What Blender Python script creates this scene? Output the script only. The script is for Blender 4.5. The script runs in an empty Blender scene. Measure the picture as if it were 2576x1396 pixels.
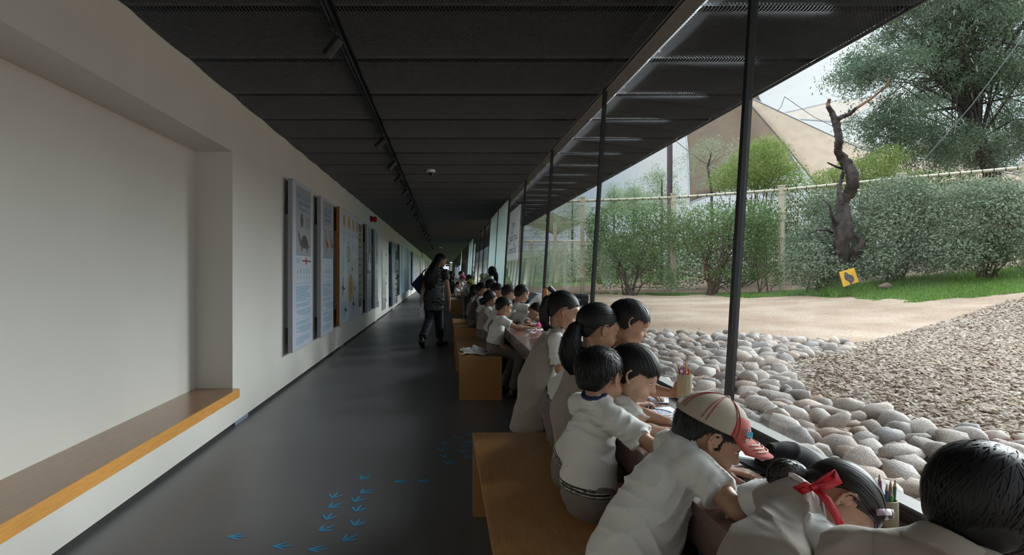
import bpy, bmesh, math, random
import numpy as np
from mathutils import Vector, Matrix, noise
S = bpy.context.scene
COL = S.collection
rng = np.random.default_rng(7)
random.seed(7)
PI = math.pi
# ---------------------------------------------------------------- camera, world, exposure
FPX, CX, CY, CAMZ = 1500.0, 1117.0, 682.0, 1.3
cam_d = bpy.data.cameras.new('camera'); cam = bpy.data.objects.new('camera', cam_d); COL.objects.link(cam)
cam.location = (0, 0, CAMZ); cam.rotation_euler = (PI/2, 0, 0)
cam_d.sensor_fit = 'HORIZONTAL'; cam_d.sensor_width = 36.0; cam_d.lens = FPX/2576*36
cam_d.shift_x = (1288-CX)/2576; cam_d.shift_y = -(698-CY)/2576
cam_d.clip_start = .02; cam_d.clip_end = 400
S.camera = cam
S.view_settings.view_transform = 'Standard'
try: S.view_settings.look = 'None'
except Exception: pass
S.view_settings.gamma = 1; S.view_settings.use_curve_mapping = False
S.view_settings.exposure = 0.58
try:
    S.cycles.use_denoising = True
    S.cycles.max_bounces = 8; S.cycles.transparent_max_bounces = 24
    S.cycles.diffuse_bounces = 4; S.cycles.glossy_bounces = 4
    S.cycles.caustics_reflective = False; S.cycles.caustics_refractive = False
    S.cycles.sample_clamp_indirect = 4.0
except Exception: pass
W = bpy.data.worlds.new('overcast_sky'); S.world = W; W.use_nodes = True
nt = W.node_tree; nt.nodes.clear()
o_ = nt.nodes.new('ShaderNodeOutputWorld'); b_ = nt.nodes.new('ShaderNodeBackground')
tc = nt.nodes.new('ShaderNodeTexCoord'); nz = nt.nodes.new('ShaderNodeTexNoise'); cr = nt.nodes.new('ShaderNodeValToRGB')
nz.inputs['Scale'].default_value = 2.2; nz.inputs['Detail'].default_value = 4
cr.color_ramp.elements[0].position = .32; cr.color_ramp.elements[0].color = (.60, .76, 1.0, 1)
cr.color_ramp.elements[1].position = .56; cr.color_ramp.elements[1].color = (.90, .95, 1.0, 1)
nt.links.new(tc.outputs['Generated'], nz.inputs['Vector']); nt.links.new(nz.outputs['Fac'], cr.inputs['Fac'])
nt.links.new(cr.outputs['Color'], b_.inputs['Color'])
sx_ = nt.nodes.new('ShaderNodeSeparateXYZ'); nt.links.new(tc.outputs['Generated'], sx_.inputs[0])     # overcast sky, brighter towards the zenith
ms_ = nt.nodes.new('ShaderNodeMapRange'); ms_.inputs[1].default_value = 0.0; ms_.inputs[2].default_value = 1.0; ms_.inputs[3].default_value = .62; ms_.inputs[4].default_value = 3.5
pw_ = nt.nodes.new('ShaderNodeMath'); pw_.operation = 'POWER'; pw_.use_clamp = True; pw_.inputs[1].default_value = 1.8; nt.links.new(sx_.outputs['Z'], pw_.inputs[0]); nt.links.new(pw_.outputs[0], ms_.inputs[0]); nt.links.new(ms_.outputs[0], b_.inputs['Strength'])
nt.links.new(b_.outputs[0], o_.inputs[0])
sun_d = bpy.data.lights.new('veiled_sun', 'SUN'); sun_d.energy = 5.2; sun_d.angle = math.radians(32); sun_d.color = (.94, .97, 1.0)
sun = bpy.data.objects.new('veiled_sun', sun_d); COL.objects.link(sun); _sd = Vector((.80, .52, .36)); sun.rotation_euler = _sd.to_track_quat('Z', 'Y').to_euler()

def P(px, py, Y):
    return Vector(((px-CX)*Y/FPX, Y, CAMZ-(py-CY)*Y/FPX))

# ---------------------------------------------------------------- materials
def mat(name, col, rough=.6, spec=.5, metal=0, noise_amt=0, noise_scale=8, bump=0, bump_scale=60, stretch=None, col2=None, emit=None, sheen=0, coat=0, kind='obj', detail=4, aniso=0):
    m = bpy.data.materials.new(name); m.use_nodes = True; n = m.node_tree; B = n.nodes['Principled BSDF']
    B.inputs['Base Color'].default_value = (*col, 1); B.inputs['Roughness'].default_value = rough
    B.inputs['Specular IOR Level'].default_value = spec; B.inputs['Metallic'].default_value = metal
    if sheen: B.inputs['Sheen Weight'].default_value = sheen
    if coat: B.inputs['Coat Weight'].default_value = coat; B.inputs['Coat Roughness'].default_value = .12
    if aniso: B.inputs['Anisotropic'].default_value = aniso
    if emit: B.inputs['Emission Color'].default_value = (*emit[0], 1); B.inputs['Emission Strength'].default_value = emit[1]
    if noise_amt or bump:
        t = n.nodes.new('ShaderNodeTexCoord'); mp = n.nodes.new('ShaderNodeMapping')
        src = 'Object' if kind == 'obj' else 'Generated'
        n.links.new(t.outputs[src], mp.inputs['Vector'])
        if stretch: mp.inputs['Scale'].default_value = stretch
    if noise_amt:
        z = n.nodes.new('ShaderNodeTexNoise'); z.inputs['Scale'].default_value = noise_scale; z.inputs['Detail'].default_value = detail
        n.links.new(mp.outputs[0], z.inputs['Vector'])
        r = n.nodes.new('ShaderNodeValToRGB'); c2 = col2 or tuple(c*(1-noise_amt) for c in col)
        r.color_ramp.elements[0].color = (*c2, 1); r.color_ramp.elements[1].color = (*col, 1)
        r.color_ramp.elements[0].position = .35; r.color_ramp.elements[1].position = .65
        n.links.new(z.outputs['Fac'], r.inputs['Fac']); n.links.new(r.outputs['Color'], B.inputs['Base Color'])
    if bump:
        z2 = n.nodes.new('ShaderNodeTexNoise'); z2.inputs['Scale'].default_value = bump_scale; z2.inputs['Detail'].default_value = 3
        n.links.new(mp.outputs[0], z2.inputs['Vector'])
        bp = n.nodes.new('ShaderNodeBump'); bp.inputs['Strength'].default_value = bump; bp.inputs['Distance'].default_value = .01
        n.links.new(z2.outputs['Fac'], bp.inputs['Height']); n.links.new(bp.outputs[0], B.inputs['Normal'])
    return m

def mat_random(name, cols, rough=.8, bump=.3, bump_scale=25, spot=.25, spot_scale=14, transl=0):
    """colour picked per object / per loose piece from a ramp, plus mottling"""
    m = bpy.data.materials.new(name); m.use_nodes = True; n = m.node_tree; B = n.nodes['Principled BSDF']
    B.inputs['Roughness'].default_value = rough; B.inputs['Specular IOR Level'].default_value = .35
    oi = n.nodes.new('ShaderNodeObjectInfo'); g = n.nodes.new('ShaderNodeNewGeometry')
    a = n.nodes.new('ShaderNodeMath'); a.operation = 'ADD'; f = n.nodes.new('ShaderNodeMath'); f.operation = 'FRACT'
    n.links.new(oi.outputs['Random'], a.inputs[0]); n.links.new(g.outputs['Random Per Island'], a.inputs[1]); n.links.new(a.outputs[0], f.inputs[0])
    r = n.nodes.new('ShaderNodeValToRGB'); r.color_ramp.interpolation = 'LINEAR'
    e = r.color_ramp.elements
    while len(e) < len(cols): e.new(.5)
    for i, c in enumerate(cols): e[i].position = i/(len(cols)-1); e[i].color = (*c, 1)
    n.links.new(f.outputs[0], r.inputs['Fac'])
    out = r.outputs['Color']
    t = n.nodes.new('ShaderNodeTexCoord')
    if spot:
        z = n.nodes.new('ShaderNodeTexNoise'); z.inputs['Scale'].default_value = spot_scale; z.inputs['Detail'].default_value = 5
        n.links.new(t.outputs['Object'], z.inputs['Vector'])
        mr = n.nodes.new('ShaderNodeMapRange'); mr.inputs[1].default_value = .3; mr.inputs[2].default_value = .7
        mr.inputs[3].default_value = 1-spot; mr.inputs[4].default_value = 1+spot*.6
        n.links.new(z.outputs['Fac'], mr.inputs[0])
        mx = n.nodes.new('ShaderNodeVectorMath'); mx.operation = 'SCALE'
        n.links.new(out, mx.inputs[0]); n.links.new(mr.outputs[0], mx.inputs['Scale']); out = mx.outputs[0]
    n.links.new(out, B.inputs['Base Color'])
    if bump:
        z2 = n.nodes.new('ShaderNodeTexNoise'); z2.inputs['Scale'].default_value = bump_scale; z2.inputs['Detail'].default_value = 4
        n.links.new(t.outputs['Object'], z2.inputs['Vector'])
        bp = n.nodes.new('ShaderNodeBump'); bp.inputs['Strength'].default_value = bump; bp.inputs['Distance'].default_value = .01
        n.links.new(z2.outputs['Fac'], bp.inputs['Height']); n.links.new(bp.outputs[0], B.inputs['Normal'])
    if transl:
        tr = n.nodes.new('ShaderNodeBsdfTranslucent'); mix = n.nodes.new('ShaderNodeMixShader'); mix.inputs[0].default_value = transl
        n.links.new(out, tr.inputs['Color']); n.links.new(B.outputs[0], mix.inputs[1]); n.links.new(tr.outputs[0], mix.inputs[2])
        n.links.new(mix.outputs[0], n.nodes['Material Output'].inputs[0])
    return m

def mat_wood(name, c1, c2, axis_scale, rough=.35, coat=.2, scale=9):
    m = bpy.data.materials.new(name); m.use_nodes = True; n = m.node_tree; B = n.nodes['Principled BSDF']
    t = n.nodes.new('ShaderNodeTexCoord'); mp = n.nodes.new('ShaderNodeMapping'); mp.inputs['Scale'].default_value = axis_scale
    n.links.new(t.outputs['Object'], mp.inputs['Vector'])
    z = n.nodes.new('ShaderNodeTexNoise'); z.inputs['Scale'].default_value = scale; z.inputs['Detail'].default_value = 8; z.inputs['Distortion'].default_value = .6
    n.links.new(mp.outputs[0], z.inputs['Vector'])
    r = n.nodes.new('ShaderNodeValToRGB'); r.color_ramp.elements[0].color = (*c1, 1); r.color_ramp.elements[1].color = (*c2, 1)
    r.color_ramp.elements[0].position = .3; r.color_ramp.elements[1].position = .7
    n.links.new(z.outputs['Fac'], r.inputs['Fac']); n.links.new(r.outputs['Color'], B.inputs['Base Color'])
    B.inputs['Roughness'].default_value = rough
    if coat: B.inputs['Coat Weight'].default_value = coat; B.inputs['Coat Roughness'].default_value = .2
    bp = n.nodes.new('ShaderNodeBump'); bp.inputs['Strength'].default_value = .05; bp.inputs['Distance'].default_value = .005
    n.links.new(z.outputs['Fac'], bp.inputs['Height']); n.links.new(bp.outputs[0], B.inputs['Normal'])
    return m

M = {}
M['wall'] = mat('wall_paint', (.70, .675, .62), .75, .3, noise_amt=.05, noise_scale=1.5, bump=.04, bump_scale=150)
M['niche'] = mat('niche_paint', (.66, .635, .585), .8, .3, noise_amt=.05, noise_scale=1.2)
M['black'] = mat('black_metal', (.012, .012, .013), .45)
M['blackgloss'] = mat('black_gloss', (.012, .013, .018), .25)
M['meshmetal'] = mat('expanded_mesh_metal', (.42, .42, .43), .42, .5, metal=.3)
M['void'] = mat('void_black', (.02, .02, .02), .9, .1)
M['beam'] = mat('beam_steel', (.10, .08, .068), .6, noise_amt=.25, noise_scale=6, bump=.1, bump_scale=30)
M['rubber'] = mat('rubber_gasket', (.02, .02, .022), .4)
M['ledge'] = mat('ledge_metal', (.62, .59, .56), .35, .5, noise_amt=.1, noise_scale=8)
M['bench'] = mat_wood('beech_laminate', (.36, .175, .055), (.48, .25, .085), (14, 1.2, 14), .32, .25)
M['shelf_top'] = mat_wood('oak_shelf_top', (.24, .125, .06), (.30, .16, .08), (14, 1, 14), .25, .4)
M['shelf_edge'] = mat_wood('oak_shelf_edge', (.62, .28, .06), (.75, .36, .09), (14, 1, 14), .35, .2)
M['counter'] = mat('counter_laminate', (.20, .125, .105), .16, .6, noise_amt=.12, noise_scale=60, coat=.5)
M['concrete'] = mat('dark_concrete', (.10, .10, .10), .8, noise_amt=.4, noise_scale=9, bump=.2, bump_scale=40)
M['frost'] = mat('frosted_panel', (.66, .77, .77), .45, .4)
_n = M['frost'].node_tree; _t = _n.nodes.new('ShaderNodeBsdfTranslucent'); _t.inputs[0].default_value = (.70, .82, .82, 1); _m = _n.nodes.new('ShaderNodeMixShader'); _m.inputs[0].default_value = .65
_n.links.new(_n.nodes['Principled BSDF'].outputs[0], _m.inputs[1]); _n.links.new(_t.outputs[0], _m.inputs[2]); _n.links.new(_m.outputs[0], _n.nodes['Material Output'].inputs[0])
M['white'] = mat('white_plastic', (.75, .75, .74), .4)
M['grey'] = mat('grey_plastic', (.36, .38, .41), .4)
M['panelgrey'] = mat('poster_case_grey', (.34, .34, .37), .5)
M['foot'] = mat('foot_blue_grey', (.20, .25, .33), .5)
M['red'] = mat('red_plastic', (.45, .01, .015), .35)
M['steel'] = mat('galvanised_steel', (.55, .57, .6), .35, metal=.8, noise_amt=.2, noise_scale=12)
# floor
def mat_floor():
    m = mat('dark_vinyl', (.15, .147, .152), .36, .7, noise_amt=.35, noise_scale=220, bump=.05, bump_scale=300, col2=(.11, .107, .11))
    n = m.node_tree; B = n.nodes['Principled BSDF']
    t = n.nodes.new('ShaderNodeTexCoord'); z = n.nodes.new('ShaderNodeTexNoise'); z.inputs['Scale'].default_value = 1.3; z.inputs['Detail'].default_value = 6
    n.links.new(t.outputs['Object'], z.inputs['Vector'])
    mr = n.nodes.new('ShaderNodeMapRange'); mr.inputs[3].default_value = .30; mr.inputs[4].default_value = .46
    n.links.new(z.outputs['Fac'], mr.inputs[0]); n.links.new(mr.outputs[0], B.inputs['Roughness'])
    return m
M['floor'] = mat_floor()
def mat_glass(name, tint=(.93, .97, .95), rough=0.0, ior=1.5):
    m = bpy.data.materials.new(name); m.use_nodes = True; n = m.node_tree; n.nodes.remove(n.nodes['Principled BSDF'])
    tr = n.nodes.new('ShaderNodeBsdfTransparent'); tr.inputs[0].default_value = (*tint, 1)
    gl = n.nodes.new('ShaderNodeBsdfGlossy'); gl.inputs['Roughness'].default_value = rough
    ge = n.nodes.new('ShaderNodeNewGeometry'); dt = n.nodes.new('ShaderNodeVectorMath'); dt.operation = 'DOT_PRODUCT'
    n.links.new(ge.outputs['Normal'], dt.inputs[0]); n.links.new(ge.outputs['Incoming'], dt.inputs[1])
    def mth(op, a, b=None):
        q = n.nodes.new('ShaderNodeMath'); q.operation = op
        for i, x in enumerate((a, b)):
            if x is None: continue
            if isinstance(x, (int, float)): q.inputs[i].default_value = x
            else: n.links.new(x, q.inputs[i])
        return q.outputs[0]
    f0 = ((ior-1)/(ior+1))**2
    c5 = mth('POWER', mth('SUBTRACT', 1.0, mth('ABSOLUTE', dt.outputs['Value'])), 5.0)
    fo = mth('ADD', mth('MULTIPLY', c5, 1-f0), f0)
    mx = n.nodes.new('ShaderNodeMixShader'); n.links.new(fo, mx.inputs[0]); n.links.new(tr.outputs[0], mx.inputs[1]); n.links.new(gl.outputs[0], mx.inputs[2])
    n.links.new(mx.outputs[0], n.nodes['Material Output'].inputs[0]); return m
M['glass'] = mat_glass('window_glass', (.955, .98, .97))
M['clear'] = mat_glass('clear_acrylic', (.85, .88, .9))

# ---------------------------------------------------------------- mesh helpers
def link(name, me, m=None, parent=None, **props):
    o = bpy.data.objects.new(name, me); COL.objects.link(o)
    if m is not None and me is not None and not me.materials:
        for x in (m if isinstance(m, (list, tuple)) else [m]): me.materials.append(x)
    if parent is not None: o.parent = parent
    for k, v in props.items(): o[k] = v
    return o
def thing(name, label, category, group=None, loc=(0, 0, 0)):
    o = bpy.data.objects.new(name, None); COL.objects.link(o); o.location = loc; o.empty_display_size = .05
    o['label'] = label; o['category'] = category
    if group: o['group'] = group
    return o
class G:
    """collects verts/faces into one mesh"""
    def __init__(s): s.v = []; s.f = []; s.mi = []; s.n = 0
    def add(s, v, f, mi=0):
        s.v.append(np.asarray(v, float).reshape(-1, 3)); s.f += [tuple(int(i)+s.n for i in q) for q in f]; s.mi += [mi]*len(f); s.n += len(s.v[-1]); return s
    def box(s, a, b, mi=0, bev=0):
        x0, y0, z0 = a; x1, y1, z1 = b
        v = [(x0,y0,z0),(x1,y0,z0),(x1,y1,z0),(x0,y1,z0),(x0,y0,z1),(x1,y0,z1),(x1,y1,z1),(x0,y1,z1)]
        return s.add(v, [(0,3,2,1),(4,5,6,7),(0,1,5,4),(1,2,6,5),(2,3,7,6),(3,0,4,7)], mi)
    def obox(s, c, ax, ay, az, mi=0):
        c, ax, ay, az = [np.array(t, float) for t in (c, ax, ay, az)]
        v = [c+i*ax+j*ay+k*az for k in (-1, 1) for (i, j) in ((-1,-1),(1,-1),(1,1),(-1,1))]
        return s.add(v, [(0,3,2,1),(4,5,6,7),(0,1,5,4),(1,2,6,5),(2,3,7,6),(3,0,4,7)], mi)
    def tube(s, pts, rad, seg=8, mi=0, cap=True, jitter=0, rnd=None):
        pts = [np.array(p, float) for p in pts]; k = len(pts)
        if np.isscalar(rad): rad = [rad]*k
        rings = []; up = np.array([0, 0, 1.0]); prev = None
        for i in range(k):
            d = pts[min(i+1, k-1)]-pts[max(i-1, 0)]; d = d/(np.linalg.norm(d)+1e-9)
            if prev is None:
                a = np.cross(d, up) if abs(d[2]) < .9 else np.cross(d, [1, 0, 0])
            else: a = prev-d*np.dot(prev, d)
            a = a/(np.linalg.norm(a)+1e-9); prev = a; b = np.cross(d, a)
            for j in range(seg):
                th = 2*PI*j/seg; r = rad[i]*(1+(rnd.uniform(-jitter, jitter) if jitter else 0))
                rings.append(pts[i]+r*(math.cos(th)*a+math.sin(th)*b))
        f = [(i*seg+j, i*seg+(j+1) % seg, (i+1)*seg+(j+1) % seg, (i+1)*seg+j) for i in range(k-1) for j in range(seg)]
        if cap: f += [tuple(range(seg-1, -1, -1)), tuple((k-1)*seg+j for j in range(seg))]
        return s.add(rings, f, mi)
    def lathe(s, c, axis, prof, seg=16, mi=0):
        """prof: (dist along axis, radius)"""
        c = np.array(c, float); axis = np.array(axis, float); axis /= np.linalg.norm(axis)
        a = np.cross(axis, [0, 0, 1]) if abs(axis[2]) < .9 else np.cross(axis, [1, 0, 0]); a /= np.linalg.norm(a); b = np.cross(axis, a)
        v = [c+axis*t+r*(math.cos(2*PI*j/seg)*a+math.sin(2*PI*j/seg)*b) for (t, r) in prof for j in range(seg)]
        k = len(prof)
        f = [(i*seg+j, i*seg+(j+1) % seg, (i+1)*seg+(j+1) % seg, (i+1)*seg+j) for i in range(k-1) for j in range(seg)]
        f += [tuple(range(seg-1, -1, -1)), tuple((k-1)*seg+j for j in range(seg))]
        return s.add(v, f, mi)
    def poly(s, pts3, thick_vec=None, mi=0):
        n = len(pts3)
        if thick_vec is None: return s.add(pts3, [tuple(range(n))], mi)
        p = np.array(pts3, float); t = np.array(thick_vec, float)
        v = np.vstack([p, p+t])
        return s.add(v, [tuple(range(n-1, -1, -1)), tuple(range(n, 2*n))]+[(i, (i+1) % n, n+(i+1) % n, n+i) for i in range(n)], mi)
    def mesh(s, name, smooth=False, autos=None):
        me = bpy.data.meshes.new(name)
        me.from_pydata(np.vstack(s.v).tolist() if s.v else [], [], s.f)
        if any(s.mi): me.polygons.foreach_set('material_index', s.mi)
        if smooth: me.polygons.foreach_set('use_smooth', [True]*len(me.polygons))
        me.update(); return me
    def obj(s, name, m, parent=None, smooth=False, bevel=0, **props):
        me = s.mesh(name, smooth); o = link(name, me, m, parent, **props)
        if bevel:
            bmf = o.modifiers.new('bevel', 'BEVEL'); bmf.width = bevel; bmf.segments = 2; bmf.limit_method = 'ANGLE'
        if smooth and not bevel:
            fix_n(me)
        return o
def fix_n(me):
    bm = bmesh.new(); bm.from_mesh(me); bmesh.ops.recalc_face_normals(bm, faces=bm.faces); bm.to_mesh(me); bm.free()
def np_mesh(name, V, F, smooth=False, mi=None):
    """fast mesh from arrays; F (n,k)"""
    me = bpy.data.meshes.new(name); V = np.asarray(V, np.float32); F = np.asarray(F, np.int32); n, k = F.shape
    me.vertices.add(len(V)); me.vertices.foreach_set('co', V.ravel())
    me.loops.add(n*k); me.loops.foreach_set('vertex_index', F.ravel())
    me.polygons.add(n); me.polygons.foreach_set('loop_start', np.arange(0, n*k, k, dtype=np.int32))
    try: me.polygons.foreach_set('loop_total', np.full(n, k, np.int32))
    except Exception: pass
    if mi is not None: me.polygons.foreach_set('material_index', np.asarray(mi, np.int32))
    me.polygons.foreach_set('use_smooth', np.full(n, smooth, bool))
    me.update(calc_edges=True); return me
def copy_tree(o, parent=None):
    c = o.copy(); COL.objects.link(c); c.parent = parent
    for ch in list(o.children): copy_tree(ch, c)
    return c
# ================================================================ the room shell
XW, ZC = -1.75, 2.76           # wall face, ceiling
YEND = 94.0
g = G()
g.box((-2.3, -2, .0365), (XW, .4, ZC)); g.box((-2.3, 4.934, .0365), (XW, 46, ZC)); g.box((-2.3, 46, .0365), (XW+.14, YEND, ZC))
g.box((-2.3, .4, 2.29), (XW, 4.934, ZC)); g.box((-2.3, .4, .0365), (XW, 4.934, .33))
wall = g.obj('wall_left', M['wall'], kind='structure')
G().box((-2.3, .4, .33), (-2.06, 4.934, 2.29)).obj('wall_left_niche_back', M['niche'], wall)
for k in range(9):                                             # blue-grey feet that carry the wall
    y = 5.01+5.1*k
    G().box((-2.2, y, 0), (XW-.006, y+.33, .0365)).obj('wall_foot', M['foot'], wall)
G().box((-2.3, -2, 0), (-1.95, YEND, .0365)).obj('wall_base_void', M['void'], wall)
floor = G().box((-2.3, -2, -.05), (1.3, YEND, 0)).obj('floor', M['floor'], kind='structure')
# floor joints
# end wall and the white screens at the far end
g = G(); g.box((-2.3, YEND, 0), (-.15, YEND+.2, ZC)); g.box((-.15, YEND, 2.35), (.78, YEND+.2, ZC)); g.box((.78, YEND, 0), (.9, YEND+.2, ZC)); g.box((1.5, YEND, 0), (3.2, YEND+.2, ZC))
endw = g.obj('wall_end', M['beam'], kind='structure')
G().box((.9, YEND-.05, .1), (1.5, YEND+.05, 2.6)).obj('white_screen', M['white'], endw)
G().box((.25, YEND-1.6, 2.05), (.78, YEND-1.5, 2.3)).obj('overhead_panel', M['black'], endw)
G().box((-2.5, -2.1, 0), (1.5, -2.0, ZC)).obj('wall_rear', M['wall'], kind='structure')

# wooden niche shelf
sh = thing('window_seat_shelf', 'long oak shelf filling the wall niche, orange front edge', 'shelf', loc=(-1.9, 2.6, .3))
def at(parent, o):
    o.parent = parent; o.matrix_parent_inverse = Matrix.Translation(-Vector(parent.location)); return o
at(sh, G().box((-2.06, .4, .255), (-1.70, 4.934, .3305)).obj('shelf_board', M['shelf_top'], bevel=.002))
at(sh, G().box((-1.702, .4, .258), (-1.69, 4.934, .330)).obj('front_edge', M['shelf_edge'], bevel=.001, label='orange oak front edge'))

# ---------------------------------------------------------------- expanded-metal ceiling
def mesh_panel(x0, x1, ly, px, py, sw, name, sag=.014, lift=.03):
    """zig-zag strands of an expanded-metal panel, origin at its near edge"""
    nx = int(round((x1-x0)/(px/2))); ny = int(round(ly/(py/2)))
    xs = x0+(x1-x0)*np.arange(nx+1)/nx; V = []; F = []
    for j in range(ny):
        yc = (j+.5)*ly/ny; amp = ly/ny*.5
        s = np.where((np.arange(nx+1)+j) % 2 == 0, 1, -1)*amp
        y = yc+s
        def zz(y): 
            v = np.clip(y/ly, 0, 1)*2-1
            return -sag*(1-v**2)+lift*np.clip((np.abs(v)-.93)/.07, 0, 1)
        a = np.stack([xs, y-sw*.35, zz(y)-sw*.45], 1); b = np.stack([xs, y+sw*.35, zz(y)+sw*.45], 1)
        base = len(V)*2*(nx+1)
        V.append(np.vstack([a, b]))
        i = np.arange(nx)
        F.append(np.stack([base+i, base+i+1, base+nx+1+i+1, base+nx+1+i], 1))
    return np_mesh(name, np.vstack(V), np.vstack(F))
ceil = G().box((-2.3, -2, 2.95), (1.30, YEND, 3.05)).obj('ceiling', M['void'], kind='structure')
TX = -.64
PITCH, Y0 = .81, 4.125-.81*7
secs = {'a': (XW-.02, TX-.035), 'b': (TX+.035, 1.27)}
secs_o = (1.395, 2.59)
lod = [(0, 19, .021, .026, .0048), (19, 42, .042, .052, .010), (42, 400, .12, .16, .04)]
cache = {}
def ceiling_rows(x0, x1, tag, parent, ymax):
    k = 0
    while Y0+PITCH*k < ymax:
        y = Y0+PITCH*k
        L = [i for i, l in enumerate(lod) if l[0] <= max(y, 0) < l[1]][0]
        span = 1 if L < 2 else 4
        key = (tag, L)
        if key not in cache:
            l = lod[L]; cache[key] = mesh_panel(x0, x1, PITCH-.012, l[2], l[3], l[4], 'ceiling_mesh_panel', sag=.012+.004*L)
        o = link('ceiling_mesh_panel', cache[key], M['meshmetal'], parent); o.location = (0, y+.006, ZC)
        k += 1
ceiling_rows(*secs['a'], 'a', ceil, YEND); ceiling_rows(*secs['b'], 'b', ceil, YEND)
# outer canopy
g = G()
k = 0
yy = Y0
while yy < YEND:
    g.box((1.495, yy+.045, 2.81), (2.15, yy+PITCH-.005, 2.83))
    g.box((2.15, yy, 2.81), (2.585, yy+PITCH, 2.83))
    yy += PITCH
g.box((2.575, -2, 2.775), (2.588, YEND, 2.95)); g.box((1.30, -2, 2.9), (1.42, YEND, 3.1))
canopy = g.obj('ceiling_canopy', M['void'], kind='structure')
ceiling_rows(*secs_o, 'o', canopy, YEND)
g = G(); g.tube([(2.59, -2, ZC), (2.59, YEND, ZC)], .012, 6); g.obj('canopy_edge_rail', M['black'], canopy)
# beam over the glass
bm_ = G().box((1.29, -2, ZC-.012), (1.40, YEND, ZC+.14)).obj('trim_1', M['beam'], kind='structure')
G().box((1.272, -2, ZC-.004), (1.289, YEND, ZC+.1)).obj('trim_2', M['black'], kind='structure')

# ---------------------------------------------------------------- glass wall, leaning out
GX, GZ, LEAN = 1.175, .73, (1.30-1.175)/(2.76-.73)
def gx(z): return GX+LEAN*(z-GZ)
BAY = 2.34; YM0 = 2.46
FROST = [(YM0+4*BAY, YM0+6*BAY), (YM0+10*BAY, YM0+12*BAY), (YM0+17*BAY, YM0+18*BAY)]
k = -1
nb = 0
winroot = None
while YM0+BAY*k < YEND-3:
    ya, yb = YM0+BAY*k, YM0+BAY*(k+1)
    nb += 1
    fr = any(a-.1 <= ya and yb <= b+.1 for a, b in FROST)
    p0 = [(gx(.70), ya+.012, .70), (gx(.70), yb-.012, .70), (gx(2.76), yb-.012, 2.76), (gx(2.76), ya+.012, 2.76)]
    pane = G().poly(p0, (.010, 0, 0)).obj('window_%d' % nb, M['frost'] if fr else M['glass'], kind='structure')
    wv = (.030 if k == 0 else .022)
    c = np.array([(gx(.7)+gx(2.76))/2, ya, (.7+2.76)/2]); az = np.array([(gx(2.76)-gx(.7))/2, 0, 1.03])
    ml = G(); ml.obox(c+np.array([.003, 0, 0]), (.011, 0, 0), (0, .010, 0), az); ml.obox(c+np.array([-.012, 0, 0]), (.005, 0, 0), (0, .014, 0), az)
    ml.obj('window_mullion', M['black'], pane)
    k += 1
# ledge, gasket
G().box((1.125, -2, .60), (1.178, YEND, .73)).obj('trim_3', M['ledge'], kind='structure')
g = G(); g.box((1.098, -2, .66), (1.1255, YEND, .7265)); g.tube([(1.112, -2, .727), (1.112, YEND, .727)], .009, 8); g.obj('trim_4', M['rubber'], kind='structure')
# wall below the ledge
G().box((1.13, -2, 0), (1.22, YEND, .60)).obj('wall_right', M['concrete'], kind='structure')

# counter
ct = thing('window_counter', 'long brown laminate counter running below the window glass', 'counter', loc=(.88, 3, .64))
at(ct, G().box((.65, -2, .662), (1.10, YEND-4, .70)).obj('counter_top', M['counter'], bevel=.002))
at(ct, G().box((.652, -2, .587), (.672, YEND-4, .6625)).obj('front_fascia', M['counter'], bevel=.001))
at(ct, G().box((.98, -2, 0), (1.12, YEND-4, .66)).obj('counter_base', M['concrete'], label='rough grey concrete base'))

# benches: top, two side slabs
def bench(ya, yb, label, x0=.152, x1=.585, h=.44):
    t = thing('bench', label, 'bench', 'wooden benches along the counter', loc=((x0+x1)/2, (ya+yb)/2, 0))
    at(t, G().box((x0, ya, h-.028), (x1, yb, h)).obj('seat', M['bench'], bevel=.0015))
    for (a, b) in ((ya, ya+.028), (yb-.028, yb)):
        at(t, G().box((x0+.001, a, 0), (x1-.001, b, h-.028)).obj('side_panel', M['bench'], bevel=.0015))
    return t
bench(1.40, 3.18, 'wooden bench in the front corner where the boy in the cap sits')
bench(6.0, 7.78, 'wooden bench with a folded white cloth lying on it')
bench(8.96, 10.8, 'wooden bench beside the walking woman, part empty seat top')
bench(18.0, 19.8, 'distant wooden bench with the boy leaning back on it')
bench(21.0, 22.8, 'farthest wooden bench behind the boy with the lanyard')

# ---------------------------------------------------------------- ceiling track with spotlights
tr = thing('lighting_track', 'black ceiling lighting track running along the corridor', 'track', loc=(TX, 10, 2.74))
g = G(); g.box((TX-.018, -2, ZC-.035), (TX-.004, YEND-30, ZC+.0)); g.box((TX+.004, -2, ZC-.035), (TX+.018, YEND-30, ZC+.0)); g.box((TX-.018, -2, ZC-.012), (TX+.018, YEND-30, ZC+.0))
at(tr, g.obj('track_rail', M['black']))
M['lens'] = mat('spot_lens', (.5, .5, .52), .15, metal=.6)
def spot(y, label, yaw=2.2, tilt=.9):
    t = thing('track_spotlight', label, 'spotlight', 'black spotlights on the ceiling track', loc=(TX, y, ZC-.035))
    G().box((-.017, -.06, -.02), (.017, .06, .002)).obj('adapter', M['black'], t)
    G().tube([(0, 0, -.02), (0, 0, -.075)], .008, 8).obj('stem', M['black'], t)
    d = np.array([math.cos(yaw)*math.sin(tilt), math.sin(yaw)*math.sin(tilt)*-.5, -math.cos(tilt)]); d /= np.linalg.norm(d)
    c = np.array([0, 0, -.095])-d*.045
    G().lathe(c, d, [(0, .024), (.004, .030), (.10, .031), (.125, .033), (.128, .029), (.118, .027)], 18).obj('lamp_housing', M['black'], t, smooth=False)
    G().lathe(c+d*.115, d, [(0, .027), (.002, .026)], 14).obj('lens', M['lens'], t)
    return t
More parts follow.
